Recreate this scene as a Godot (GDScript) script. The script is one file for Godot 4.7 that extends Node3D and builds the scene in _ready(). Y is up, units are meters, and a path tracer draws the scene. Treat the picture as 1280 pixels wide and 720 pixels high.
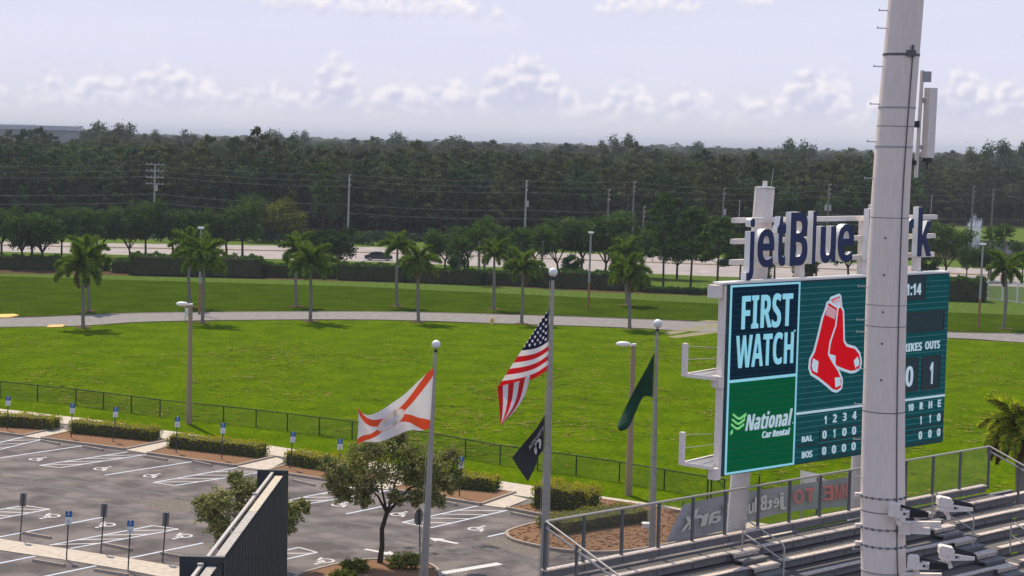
extends Node3D
# A ballpark seen from its press box roof: scoreboard, light tower, flags and bleachers in front,
# a car park behind, lawns with a loop road and palms, a highway, and pine woods to the horizon.

var rng := RandomNumberGenerator.new()
var taken := {}
var M := {}

# ------------------------------------------------------------------ helpers
func numbered(called: String) -> String:
	var k: int = taken.get(called, 0)
	taken[called] = k + 1
	return called if k == 0 else "%s_%03d" % [called, k]

func tag(o: Node, label: String, category := "", group := "", kind := "") -> Node:
	o.set_meta("label", label)
	if category != "": o.set_meta("category", category)
	if group != "": o.set_meta("group", group)
	if kind != "": o.set_meta("kind", kind)
	return o

func thing(called: String, label: String, category: String, at := Vector3.ZERO, turn := 0.0, group := "") -> Node3D:
	var o := Node3D.new()
	o.name = numbered(called)
	add_child(o)
	o.position = at
	o.rotation.y = turn
	tag(o, label, category, group)
	return o

func part(called: String, shape, m: Material, parent: Node, at := Vector3.ZERO) -> MeshInstance3D:
	var o := MeshInstance3D.new()
	o.name = called
	o.mesh = shape.commit() if shape is SurfaceTool else shape
	o.material_override = m
	o.position = at
	o.cast_shadow = GeometryInstance3D.SHADOW_CASTING_SETTING_ON
	parent.add_child(o, true)
	return o

func struct(called: String, shape, m: Material, label: String, kind := "structure") -> MeshInstance3D:
	var o := part(numbered(called), shape, m, self)
	tag(o, label, "", "", kind)
	return o

func copy(src: Node3D, at: Vector3, turn: float, label: String, group := "") -> Node3D:
	var o: Node3D = src.duplicate()
	o.name = numbered(String(src.get_meta("base", src.name)))
	add_child(o)
	o.position = at
	o.rotation = Vector3(0, turn, 0)
	o.set_meta("label", label)
	if group != "": o.set_meta("group", group)
	return o

func S() -> SurfaceTool:
	var st := SurfaceTool.new()
	st.begin(Mesh.PRIMITIVE_TRIANGLES)
	return st

func tri(st: SurfaceTool, a: Vector3, b: Vector3, c: Vector3) -> void:
	var nn := (c - a).cross(b - a)
	if nn.length_squared() < 1e-14: return
	nn = nn.normalized()
	st.set_normal(nn); st.add_vertex(a)
	st.set_normal(nn); st.add_vertex(b)
	st.set_normal(nn); st.add_vertex(c)

func quad(st: SurfaceTool, a: Vector3, b: Vector3, c: Vector3, d: Vector3) -> void:
	tri(st, a, b, c)
	tri(st, a, c, d)

func box(st: SurfaceTool, c: Vector3, s: Vector3, b := Basis()) -> void:
	var x := b.x * s.x * 0.5
	var y := b.y * s.y * 0.5
	var z := b.z * s.z * 0.5
	quad(st, c - x - y + z, c - x + y + z, c + x + y + z, c + x - y + z)
	quad(st, c + x - y - z, c + x + y - z, c - x + y - z, c - x - y - z)
	quad(st, c - x - y - z, c - x + y - z, c - x + y + z, c - x - y + z)
	quad(st, c + x - y + z, c + x + y + z, c + x + y - z, c + x - y - z)
	quad(st, c - x + y + z, c - x + y - z, c + x + y - z, c + x + y + z)
	quad(st, c - x - y - z, c - x - y + z, c + x - y + z, c + x - y - z)

func bar(st: SurfaceTool, a: Vector3, b: Vector3, w: float, h: float) -> void:   # a square bar from a to b
	var d := (b - a).normalized()
	var up := Vector3.UP if absf(d.y) < 0.95 else Vector3.RIGHT
	var sx := d.cross(up).normalized()
	box(st, (a + b) * 0.5, Vector3(w, h, a.distance_to(b)), Basis(sx, sx.cross(d).normalized(), -d))

func tube(st: SurfaceTool, p: Array, rad, sides := 8, cap := true) -> void:
	var rings := []
	var last := Vector3.ZERO
	for i in p.size():
		var d: Vector3 = (p[mini(i + 1, p.size() - 1)] - p[maxi(i - 1, 0)]).normalized()
		var u: Vector3
		if i == 0: u = d.cross(Vector3.UP if absf(d.y) < 0.9 else Vector3.RIGHT).normalized()
		else: u = (last - d * last.dot(d)).normalized()
		last = u
		var w := d.cross(u)
		var rr: float = rad[i] if rad is Array else rad
		var ring := []
		for k in sides:
			var a := TAU * k / sides
			var nn := u * cos(a) + w * sin(a)
			ring.append([p[i] + nn * rr, nn])
		rings.append(ring)
	for i in p.size() - 1:
		for k in sides:
			var k2 := (k + 1) % sides
			for v in [rings[i][k], rings[i + 1][k], rings[i + 1][k2], rings[i][k], rings[i + 1][k2], rings[i][k2]]:
				st.set_normal(v[1]); st.add_vertex(v[0])
	if cap:
		for e in [0, p.size() - 1]:
			for k in range(1, sides - 1):
				tri(st, rings[e][0][0], rings[e][k][0], rings[e][k + 1][0])

func wire(st: SurfaceTool, a: Vector3, b: Vector3, rr: float) -> void:           # three-sided, no caps
	tube(st, [a, b], rr, 3, false)

func ball(st: SurfaceTool, c: Vector3, rr: Vector3, n := 12) -> void:
	for i in n:
		for j in n / 2:
			var q := []
			for o in [[0, 0], [0, 1], [1, 1], [1, 0]]:
				var a: float = TAU * (i + o[0]) / n
				var b: float = PI * (j + o[1]) / (n / 2) - PI / 2
				q.append(Vector3(cos(a) * cos(b), sin(b), sin(a) * cos(b)))
			for k in [0, 2, 1, 0, 3, 2]:
				st.set_normal((q[k] / rr).normalized()); st.add_vertex(c + q[k] * rr)

func poly(st: SurfaceTool, p: Array, y: float) -> void:                          # flat polygon on the ground, points are Vector3
	var q := PackedVector2Array()
	for v in p: q.append(Vector2(v.x, v.z))
	var t := Geometry2D.triangulate_polygon(q)
	for i in range(0, t.size(), 3):
		var a := Vector3(q[t[i]].x, y, q[t[i]].y)
		var b := Vector3(q[t[i + 1]].x, y, q[t[i + 1]].y)
		var c := Vector3(q[t[i + 2]].x, y, q[t[i + 2]].y)
		if (c - a).cross(b - a).y < 0: tri(st, a, c, b)
		else: tri(st, a, b, c)

func prism(st: SurfaceTool, q: PackedVector2Array, z0: float, z1: float) -> void:   # outline in x,y pushed from z0 to z1
	var t := Geometry2D.triangulate_polygon(q)
	for i in range(0, t.size(), 3):
		var a := q[t[i]]
		var b := q[t[i + 1]]
		var c := q[t[i + 2]]
		if (b - a).cross(c - a) < 0:
			var k := b
			b = c
			c = k
		tri(st, Vector3(a.x, a.y, z1), Vector3(c.x, c.y, z1), Vector3(b.x, b.y, z1))
		tri(st, Vector3(a.x, a.y, z0), Vector3(b.x, b.y, z0), Vector3(c.x, c.y, z0))
	var flip := Geometry2D.is_polygon_clockwise(q)
	for i in q.size():
		var a := q[i]
		var b := q[(i + 1) % q.size()]
		if flip:
			var k := a
			a = b
			b = k
		quad(st, Vector3(a.x, a.y, z0), Vector3(a.x, a.y, z1), Vector3(b.x, b.y, z1), Vector3(b.x, b.y, z0))

func slab(st: SurfaceTool, p: Array, y0: float, y1: float) -> void:              # ground polygon with thickness
	poly(st, p, y1)
	for i in p.size():
		var a: Vector3 = p[i]
		var b: Vector3 = p[(i + 1) % p.size()]
		quad(st, Vector3(a.x, y0, a.z), Vector3(a.x, y1, a.z), Vector3(b.x, y1, b.z), Vector3(b.x, y0, b.z))

func spline(p: Array, n := 6) -> Array:
	var out := []
	for i in p.size() - 1:
		var a: Vector3 = p[maxi(i - 1, 0)]
		var d: Vector3 = p[mini(i + 2, p.size() - 1)]
		for k in n:
			out.append((p[i] as Vector3).cubic_interpolate(p[i + 1], a, d, float(k) / n))
	out.append(p[-1])
	return out

func srgb(r: float, g: float, b: float) -> Color:
	return Color(r, g, b).linear_to_srgb()

func mat(key: String, r: float, g: float, b: float, rough := 0.8, metal := 0.0) -> StandardMaterial3D:
	var m := StandardMaterial3D.new()
	m.resource_name = key
	m.albedo_color = srgb(r, g, b)
	m.roughness = rough
	m.metallic = metal
	M[key] = m
	return m

# two-tone noise material, laid in the world's or the thing's own axes; size = metres per repeat
func nmat(key: String, a: Color, b: Color, size: float, rough := 0.85, freq := 0.02, oct := 5, in_world := true, bump := 0.0, px := 512) -> StandardMaterial3D:
	var m := StandardMaterial3D.new()
	m.resource_name = key
	var nz := FastNoiseLite.new()
	nz.seed = hash(key) % 1000
	nz.frequency = freq
	nz.fractal_octaves = oct
	var t := NoiseTexture2D.new()
	t.width = px; t.height = px; t.seamless = true; t.noise = nz
	var g := Gradient.new()
	g.set_color(0, a.linear_to_srgb()); g.set_color(1, b.linear_to_srgb())
	g.set_offset(0, 0.2); g.set_offset(1, 0.8)
	t.color_ramp = g
	m.albedo_texture = t
	m.uv1_triplanar = true
	m.uv1_world_triplanar = in_world
	m.uv1_scale = Vector3.ONE / size
	m.roughness = rough
	if rough >= 0.95: m.specular_mode = BaseMaterial3D.SPECULAR_DISABLED       # soil, grass, bark: no gloss at grazing angles
	if bump > 0.0:
		var t2 := NoiseTexture2D.new()
		t2.width = px; t2.height = px; t2.seamless = true; t2.noise = nz; t2.as_normal_map = true; t2.bump_strength = bump
		m.normal_enabled = true
		m.normal_texture = t2
	M[key] = m
	return m

# a coarse second pattern multiplied over the first, so that repeats do not show
func second(m: StandardMaterial3D, size: float, a: Color, b: Color) -> StandardMaterial3D:
	var nz := FastNoiseLite.new()
	nz.seed = hash(m.resource_name) % 777
	nz.frequency = 0.02
	nz.fractal_octaves = 6
	var t := NoiseTexture2D.new()
	t.width = 512; t.height = 512; t.seamless = true; t.noise = nz
	var g := Gradient.new()
	g.set_color(0, a); g.set_color(1, b)
	g.set_offset(0, 0.25); g.set_offset(1, 0.7)
	t.color_ramp = g
	m.detail_enabled = true
	m.detail_albedo = t
	m.detail_blend_mode = BaseMaterial3D.BLEND_MODE_MUL
	m.detail_uv_layer = BaseMaterial3D.DETAIL_UV_2
	m.uv2_triplanar = true
	m.uv2_world_triplanar = true
	m.uv2_scale = Vector3.ONE / size
	return m

func leafmat(key: String, rough := 0.6, back := 0.25) -> StandardMaterial3D:
	var m := StandardMaterial3D.new()
	m.resource_name = key
	m.vertex_color_use_as_albedo = true
	m.roughness = rough
	m.cull_mode = BaseMaterial3D.CULL_DISABLED
	m.specular_mode = BaseMaterial3D.SPECULAR_DISABLED
	m.backlight_enabled = true
	m.backlight = Color(back, back * 1.1, back * 0.4)
	M[key] = m
	return m

func rv() -> Vector3:
	while true:
		var v := Vector3(rng.randf_range(-1, 1), rng.randf_range(-1, 1), rng.randf_range(-1, 1))
		if v.length_squared() < 1.0 and v.length_squared() > 0.01: return v.normalized()
	return Vector3.UP

func leaf(st: SurfaceTool, c: Vector3, dir: Vector3, nrm: Vector3, l: float, w: float, col: Color) -> void:
	var sx := dir.cross(nrm).normalized() * w * 0.5
	st.set_color(col)
	var a := c - dir * l * 0.5
	var b := c + dir * l * 0.5
	tri(st, a, c + sx, b)
	tri(st, a, b, c - sx)

# leaves in ragged lobes; each lobe is [centre, radii, share]
func leaves(st: SurfaceTool, lobes: Array, count: int, size: float, cols: Array, inner := 0.45, flat := 0.0) -> void:
	for lb in lobes:
		var n := int(count * lb[2])
		var tone := rng.randf_range(0.8, 1.2)
		for i in n:
			var d := rv()
			var r := pow(rng.randf(), 0.6) * (1.0 - inner) + inner
			r *= 0.8 + 0.35 * sin(d.x * 5.0 + lb[0].x * 3.0) * sin(d.y * 6.0 + lb[0].y) + rng.randf_range(-0.1, 0.12)
			var c: Vector3 = lb[0] + d * r * lb[1]
			var nn := (d + rv() * 0.9 + Vector3.UP * 0.4).normalized()
			var dir := nn.cross(rv()).normalized()
			dir.y *= 1.0 - flat
			var col: Color = cols[rng.randi() % cols.size()]
			var k := tone * rng.randf_range(0.75, 1.25)
			var s := size * rng.randf_range(0.7, 1.3)
			leaf(st, c, dir.normalized(), nn, s, s * 0.6, Color(col.r * k, col.g * k, col.b * k))

# ------------------------------------------------------------------ trees
func tree_limbs(st: SurfaceTool, h: float, r: float, limbs: int, spread: float, fork: float, bend := 0.15) -> Array:
	var top := Vector3(rng.randf_range(-bend, bend), h * fork, rng.randf_range(-bend, bend))
	tube(st, [Vector3(0, -0.1, 0), Vector3(top.x * 0.2, h * fork * 0.5, -top.z * 0.3), top], [r, r * 0.8, r * 0.7], 7)
	var ends := []
	for i in limbs:
		var a := TAU * i / limbs + rng.randf_range(-0.3, 0.3)
		var e := Vector3(cos(a) * spread * rng.randf_range(0.7, 1.1), h * rng.randf_range(0.72, 0.95), sin(a) * spread * rng.randf_range(0.7, 1.1))
		var mid := top.lerp(e, 0.5) + Vector3(cos(a), 0, sin(a)) * spread * 0.15
		tube(st, [top - Vector3(0, 0.15, 0), mid, e], [r * 0.55, r * 0.33, r * 0.1], 5)
		ends.append(mid); ends.append(e)
	return ends

func oak_shape(h: float, spread: float, count: int, leafsize: float, cols: Array, fork := 0.35, low := 0.38) -> Array:
	var wood := S()
	var ends := tree_limbs(wood, h, h * 0.026, 5, spread * 0.55, fork)
	var lobes := []
	for e in ends: lobes.append([e + Vector3(0, h * 0.04, 0), Vector3(spread * 0.38, h * 0.17, spread * 0.38), 0.0])
	for i in 7:
		var a := rng.randf() * TAU
		lobes.append([Vector3(cos(a) * spread * 0.5, h * rng.randf_range(low + 0.1, 0.88), sin(a) * spread * 0.5), Vector3.ONE * spread * rng.randf_range(0.28, 0.4), 0.0])
	for l in lobes: l[2] = 1.0 / lobes.size()
	var crown := S()
	leaves(crown, lobes, count, leafsize, cols)
	return [wood.commit(), crown.commit()]

func pine_shape(h: float, w: float, count: int, leafsize: float, cols: Array, bare := 0.4) -> Array:
	var wood := S()
	tube(wood, [Vector3(0, -0.1, 0), Vector3(0.1, h * 0.5, 0.05), Vector3(0, h * 0.97, 0)], [h * 0.014, h * 0.01, h * 0.002], 6)
	var crown := S()
	var nb := 20
	for i in nb:
		var t := float(i) / nb
		var y := h * (bare + (1.0 - bare) * t * 0.97)
		var a := i * 2.4 + rng.randf() * 0.6
		var reach := w * (0.35 + 0.65 * sin(PI * clampf(0.25 + 0.72 * t, 0, 1))) * rng.randf_range(0.6, 1.15)
		var e := Vector3(cos(a) * reach, y + reach * 0.25, sin(a) * reach)
		tube(wood, [Vector3(0, y, 0), e], [h * 0.004, h * 0.0012], 4, false)
		for j in 2:
			var c := Vector3(0, y, 0).lerp(e, 0.55 + 0.4 * j) + rv() * 0.15
			leaves(crown, [[c, Vector3(w * 0.33, h * 0.045, w * 0.33), 1.0]], count / (nb * 2), leafsize, cols, 0.2)
	leaves(crown, [[Vector3(0, h * 0.97, 0), Vector3(w * 0.25, h * 0.05, w * 0.25), 1.0]], count / 18, leafsize, cols, 0.1)
	return [wood.commit(), crown.commit()]

func frond_shape(l: float, rise: float, droop: float, width: float, cols: Array) -> ArrayMesh:
	var st := S()
	var p := Vector3.ZERO
	var n := 34
	var path := []
	for i in n + 1:
		path.append(p)
		var a := rise - droop * pow(float(i) / n, 1.1)
		p += Vector3(cos(a), sin(a), 0) * l / n
	for i in range(2, n):
		var t := float(i) / n
		var d: Vector3 = (path[i + 1] - path[i]).normalized()
		var ll := width * (0.45 + 0.75 * sin(PI * clampf(t * 0.9 + 0.12, 0, 1)))
		for k in 7:
			var a := TAU * k / 7.0 + i * 0.5
			var side := (Vector3(0, 0, 1) * cos(a) + d.cross(Vector3(0, 0, 1)) * sin(a) * 0.75)
			var dir := (side + d * 0.75 + Vector3.DOWN * 0.25 + rv() * 0.15).normalized()
			var col: Color = cols[rng.randi() % cols.size()]
			var v := rng.randf_range(0.75, 1.2)
			st.set_color(Color(col.r * v, col.g * v, col.b * v))
			var w := dir.cross(rv()).normalized() * 0.075
			tri(st, path[i] - w, path[i] + dir * ll, path[i] + w)
	st.set_color(Color(0.09, 0.11, 0.03))
	tube(st, [path[0], path[n / 3], path[2 * n / 3], path[n]], [0.045, 0.03, 0.02, 0.006], 4, false)
	return st.commit()

var fronds := []
func palm(at: Vector3, h: float, scale_: float, label: String, group := "palms beside the loop road") -> Node3D:
	var o := thing("palm_tree", label, "palm tree", at, rng.randf() * TAU, group)
	var st := S()
	var bend := Vector3(rng.randf_range(-0.12, 0.12), 0, rng.randf_range(-0.12, 0.12))
	tube(st, [Vector3(0, -0.1, 0), Vector3(0, 0.5, 0), Vector3(0, h * 0.5, 0) + bend, Vector3(0, h, 0)], [0.25, 0.19, 0.18, 0.12], 9)
	part("trunk", st, M.palm_bark, o)
	st = S()
	tube(st, [Vector3(0, h - 0.05, 0), Vector3(0, h + 0.5, 0), Vector3(0, h + 1.0, 0)], [0.14, 0.13, 0.05], 8)
	part("crown_shaft", st, M.crownshaft, o)
	var n := 13 + rng.randi() % 5
	o.rotation.x = rng.randf_range(-0.03, 0.03)
	o.rotation.z = rng.randf_range(-0.03, 0.03)
	for i in n:
		var kind := 0 if i < 3 else (1 if i < 9 else 2)
		var f := part("frond", fronds[kind * 2 + i % 2], M.palm_leaf, o, Vector3(0, h + 0.75 - 0.03 * i, 0))
		f.rotation.y = i * 2.399 + rng.randf_range(-0.2, 0.2)
		f.scale = Vector3.ONE * scale_ * rng.randf_range(0.88, 1.12)
		f.rotation.z = rng.randf_range(-0.15, 0.12)
	for i in rng.randi() % 3:
		var f := part("dead_frond", fronds[4], M.dry_frond, o, Vector3(0, h + 0.3, 0))
		f.rotation.y = rng.randf() * TAU
		f.rotation.z = -0.9
		f.scale = Vector3.ONE * scale_ * 0.75
	st = S()
	for i in 40:
		var a := rng.randf() * TAU
		var rr := sqrt(rng.randf()) * 0.9
		box(st, Vector3(cos(a) * rr, 0.03, sin(a) * rr), Vector3(0.3, 0.06, 0.12), Basis(Vector3.UP, rng.randf() * TAU))
	part("mulch_ring", st, M.mulch, o)
	return o

func tree(called: String, shape: Array, at: Vector3, label: String, group := "", size := 1.0, leafkey := "leaf") -> Node3D:
	var o := thing(called, label, "tree", at, rng.randf() * TAU, group)
	o.scale = Vector3(rng.randf_range(0.88, 1.2), rng.randf_range(0.9, 1.1), rng.randf_range(0.88, 1.2)) * size
	part("trunk", shape[0], M.bark, o)
	part("crown", shape[1], M[leafkey], o)
	return o

# ------------------------------------------------------------------ the whole place
func _ready() -> void:
	rng.seed = 20240
	camera_and_light()
	materials()
	ground()
	parking()
	lawn_and_fence()
	highway()
	forest()
	roadside()
	power_lines()
	bleachers()
	scoreboard()
	letter_sign()
	tower()
	flags()
	corrugated_wall()
	yard_trees()
	small_things()

func camera_and_light() -> void:
	var cam := Camera3D.new()
	cam.name = "camera"
	cam.fov = 17.792
	cam.near = 0.5
	cam.far = 20000.0
	cam.position = Vector3(0, 20, 0)
	cam.basis = Basis(Vector3.RIGHT, -0.07981) * Basis(Vector3.BACK, 0.02300)
	add_child(cam)
	cam.current = true
	var sun := DirectionalLight3D.new()
	sun.name = "sun"
	sun.light_energy = 1.45
	sun.light_color = Color(1.0, 0.94, 0.84)
	sun.light_angular_distance = 0.5
	sun.shadow_enabled = true
	add_child(sun)
	sun.look_at_from_position(Vector3.ZERO, Vector3(0.25, -0.84, 0.50), Vector3.UP)
	var we := WorldEnvironment.new()
	we.name = "environment"
	var e := Environment.new()
	e.tonemap_mode = Environment.TONE_MAPPER_LINEAR
	e.tonemap_exposure = 1.12
	e.background_mode = Environment.BG_SKY
	var sky := Sky.new()
	var pm := PanoramaSkyMaterial.new()
	pm.panorama = sky_picture()
	pm.energy_multiplier = 1.0
	sky.sky_material = pm
	e.sky = sky
	e.sdfgi_enabled = true
	e.ssao_enabled = true
	e.ssil_enabled = true
	e.fog_enabled = true
	e.fog_density = 0.00014
	e.fog_light_color = Color(0.84, 0.87, 0.93)
	we.environment = e
	add_child(we)

func sky_color(el: float, wisp: float) -> Color:            # el in degrees above the horizon
	var hz := Color(0.838, 0.832, 0.862)
	var lo := Color(0.850, 0.855, 0.928)
	var up := Color(0.745, 0.800, 0.925)
	var ze := Color(0.52, 0.61, 0.79)
	var c := hz.lerp(lo, smoothstep(0.0, 2.6, el))
	c = c.lerp(up, smoothstep(2.0, 12.0, el))
	c = c.lerp(ze, smoothstep(8.0, 70.0, el))
	return c.lerp(Color(0.90, 0.90, 0.94), wisp)

func sky_picture() -> ImageTexture:
	var W := 4096
	var H := 2048
	var nz := FastNoiseLite.new()
	nz.seed = 5
	nz.frequency = 1.0
	nz.fractal_octaves = 5
	# the whole sky, coarse: gradient and high wisps
	var low := Image.create(512, 256, false, Image.FORMAT_RGBA8)
	for y in 256:
		var el := 90.0 - (y + 0.5) * 180.0 / 256.0
		for x in 512:
			if el < 0.0:
				low.set_pixel(x, y, Color(0.42, 0.45, 0.40))
				continue
			var a := TAU * (x + 0.5) / 512.0
			var v := Vector3(cos(a), 0, sin(a)) * 1.6 / (0.35 + sin(deg_to_rad(el)))
			var w := clampf(nz.get_noise_3d(v.x, 0.3, v.z) * 1.5 + 0.1, 0, 0.8) * smoothstep(3.0, 18.0, el)
			low.set_pixel(x, y, sky_color(el, w))
	low.resize(W, H, Image.INTERPOLATE_CUBIC)
	# fine band near the horizon all round
	var rows := 180                       # 0 .. 15.8 degrees
	var top := H / 2 - rows
	var bright := PackedFloat32Array()
	var cover := PackedFloat32Array()
	bright.resize(W * rows); cover.resize(W * rows)
	var puffs := []                       # azimuth, elevation of base, half width, height (degrees), strength
	for c in [[-14.2, 0.75, 0.6, 1.55, 0.5], [-12.6, 0.7, 1.0, 1.3, 0.6], [-10.8, 0.8, 1.1, 1.35, 0.85], [-9.6, 0.7, 0.5, 1.2, 0.6], [-7.6, 0.65, 1.3, 1.0, 0.6], [-5.6, 0.7, 0.75, 1.65, 0.9], [-3.6, 0.75, 0.9, 1.3, 0.6],
		[-2.0, 0.7, 0.9, 1.15, 0.8], [0.2, 0.75, 1.35, 1.75, 0.95], [1.4, 0.7, 0.6, 1.2, 0.7], [3.4, 0.8, 0.8, 1.5, 0.55], [5.3, 0.8, 0.8, 1.2, 0.7], [7.4, 0.85, 0.9, 1.0, 0.6], [9.0, 0.95, 1.0, 1.5, 0.95], [9.8, 1.5, 0.45, 1.0, 0.9],
		[11.4, 1.0, 0.7, 1.2, 0.8], [13.6, 1.0, 0.9, 1.55, 0.95], [15.2, 1.0, 1.1, 1.35, 0.9], [-5.5, 3.78, 2.6, 0.75, 1.0], [-2.7, 3.8, 2.2, 0.7, 1.0], [-7.4, 4.0, 1.4, 0.6, 0.9], [-4.0, 3.85, 2.6, 0.7, 1.0], [3.9, 4.0, 1.5, 0.6, 1.0], [4.4, 4.1, 1.2, 0.5, 0.9], [7.2, 4.3, 0.5, 0.3, 0.5]]:
		puffs.append(c)
	for i in 90:
		var az := rng.randf_range(17.0, 343.0)
		puffs.append([az, rng.randf_range(0.6, 1.1), rng.randf_range(0.5, 1.4), rng.randf_range(0.8, 1.9), rng.randf_range(0.5, 1.0)])
		if i % 2 == 0: puffs.append([az, rng.randf_range(3.2, 9.0), rng.randf_range(1.0, 4.0), rng.randf_range(0.4, 1.6), rng.randf_range(0.5, 1.0)])
	var per := W / 360.0
	for p in puffs:
		for k in 40:
			var u := rng.randf_range(-1, 1)
			var hh: float = p[3] * (1.0 - u * u * 0.85)
			var t := rng.randf()
			var rad: float = rng.randf_range(0.14, 0.34) * (0.6 + 0.4 * p[3]) * (1.0 - 0.5 * t)
			var cx: float = (p[0] + u * p[2]) * per + W
			var cy: float = (p[1] + hh * t) * per
			var rp := rad * per
			for yy in range(maxi(0, int(cy - rp * 1.5)), mini(rows, int(cy + rp * 1.5) + 1)):
				for xx in range(int(cx - rp * 1.6), int(cx + rp * 1.6) + 1):
					var dx := (xx - cx) / (rp * 1.1)
					var dy := (yy - cy) / rp
					var d := sqrt(dx * dx + dy * dy) + nz.get_noise_2d(xx * 0.22, yy * 0.3) * 0.55
					var al := smoothstep(1.0, 0.45, d) * float(p[4])
					if al > 0.0:
						var at := yy * W + (xx % W)
						var lit := clampf((0.5 if p[1] < 2.5 else 0.72) + 0.6 * dy - 0.28 * dx + 0.25 * (t - 0.5), 0.0, 1.0)
						var al2 := al * (0.45 + 0.55 * lit)
						bright[at] = lerpf(bright[at], lit, al2)
						cover[at] = cover[at] + (1.0 - cover[at]) * al * 0.5
	# the continuous bank: a top line from the clusters, billowed by noise
	var crest := PackedFloat32Array()
	crest.resize(W)
	for xx in W:
		var az := xx / per
		var t := 0.95 + 0.30 * nz.get_noise_2d(xx * 0.012, 7.0) + 0.22 * nz.get_noise_2d(xx * 0.05, 3.0)
		for p in puffs:
			if p[1] > 2.0: continue
			var d := fposmod(az - p[0] + 180.0, 360.0) - 180.0
			var q: float = 1.0 - pow(d / (p[2] * 1.15), 2.0)
			if q > 0.0: t = maxf(t, 0.75 + p[3] * float(p[4]) * pow(q, 0.6) * 1.12)
		crest[xx] = t
	for yy in range(0, 44):
		var el := (yy + 0.5) / per
		for xx in W:
			var b0 := absf(nz.get_noise_2d(xx * 0.062, yy * 0.09)) * 1.6
			var b1 := absf(nz.get_noise_2d((xx - 1.6) * 0.062, (yy + 1.8) * 0.09)) * 1.6
			var edge := el - b0 * 0.42 + 0.10
			var al := smoothstep(crest[xx] + 0.09, crest[xx] - 0.16, edge) * smoothstep(0.25, 0.8, el)
			if al <= 0.0: continue
			var at := yy * W + xx
			var lit := clampf(0.46 + 1.3 * (b0 - b1) + 0.75 * (el - crest[xx] + 0.45), 0.0, 1.0)
			var soft := 0.4 + 0.5 * smoothstep(0.5, 1.4, el)
			bright[at] = lerpf(bright[at], lit, 0.85)
			cover[at] = maxf(cover[at] * 0.5, al * soft * 0.9)
	for yy in rows:
		var el := (yy + 0.5) / per
		var fade := smoothstep(0.35, 1.3, el)
		for xx in W:
			var v := nz.get_noise_2d(xx * 0.006, yy * 0.055 + 40.0)
			var c := sky_color(el, clampf(v * 0.35 + 0.05, 0.0, 0.35))
			var at := yy * W + xx
			if cover[at] > 0.001:
				var cc := Color(0.785, 0.792, 0.875).lerp(Color(0.955, 0.935, 0.950), bright[at])
				c = c.lerp(cc, minf(cover[at] * 1.25, 1.0) * (0.2 + 0.8 * fade))
			low.set_pixel(xx, H / 2 - 1 - yy, c.lerp(low.get_pixel(xx, H / 2 - 1 - yy), smoothstep(12.0, 15.5, el)))
	return ImageTexture.create_from_image(low)

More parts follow.
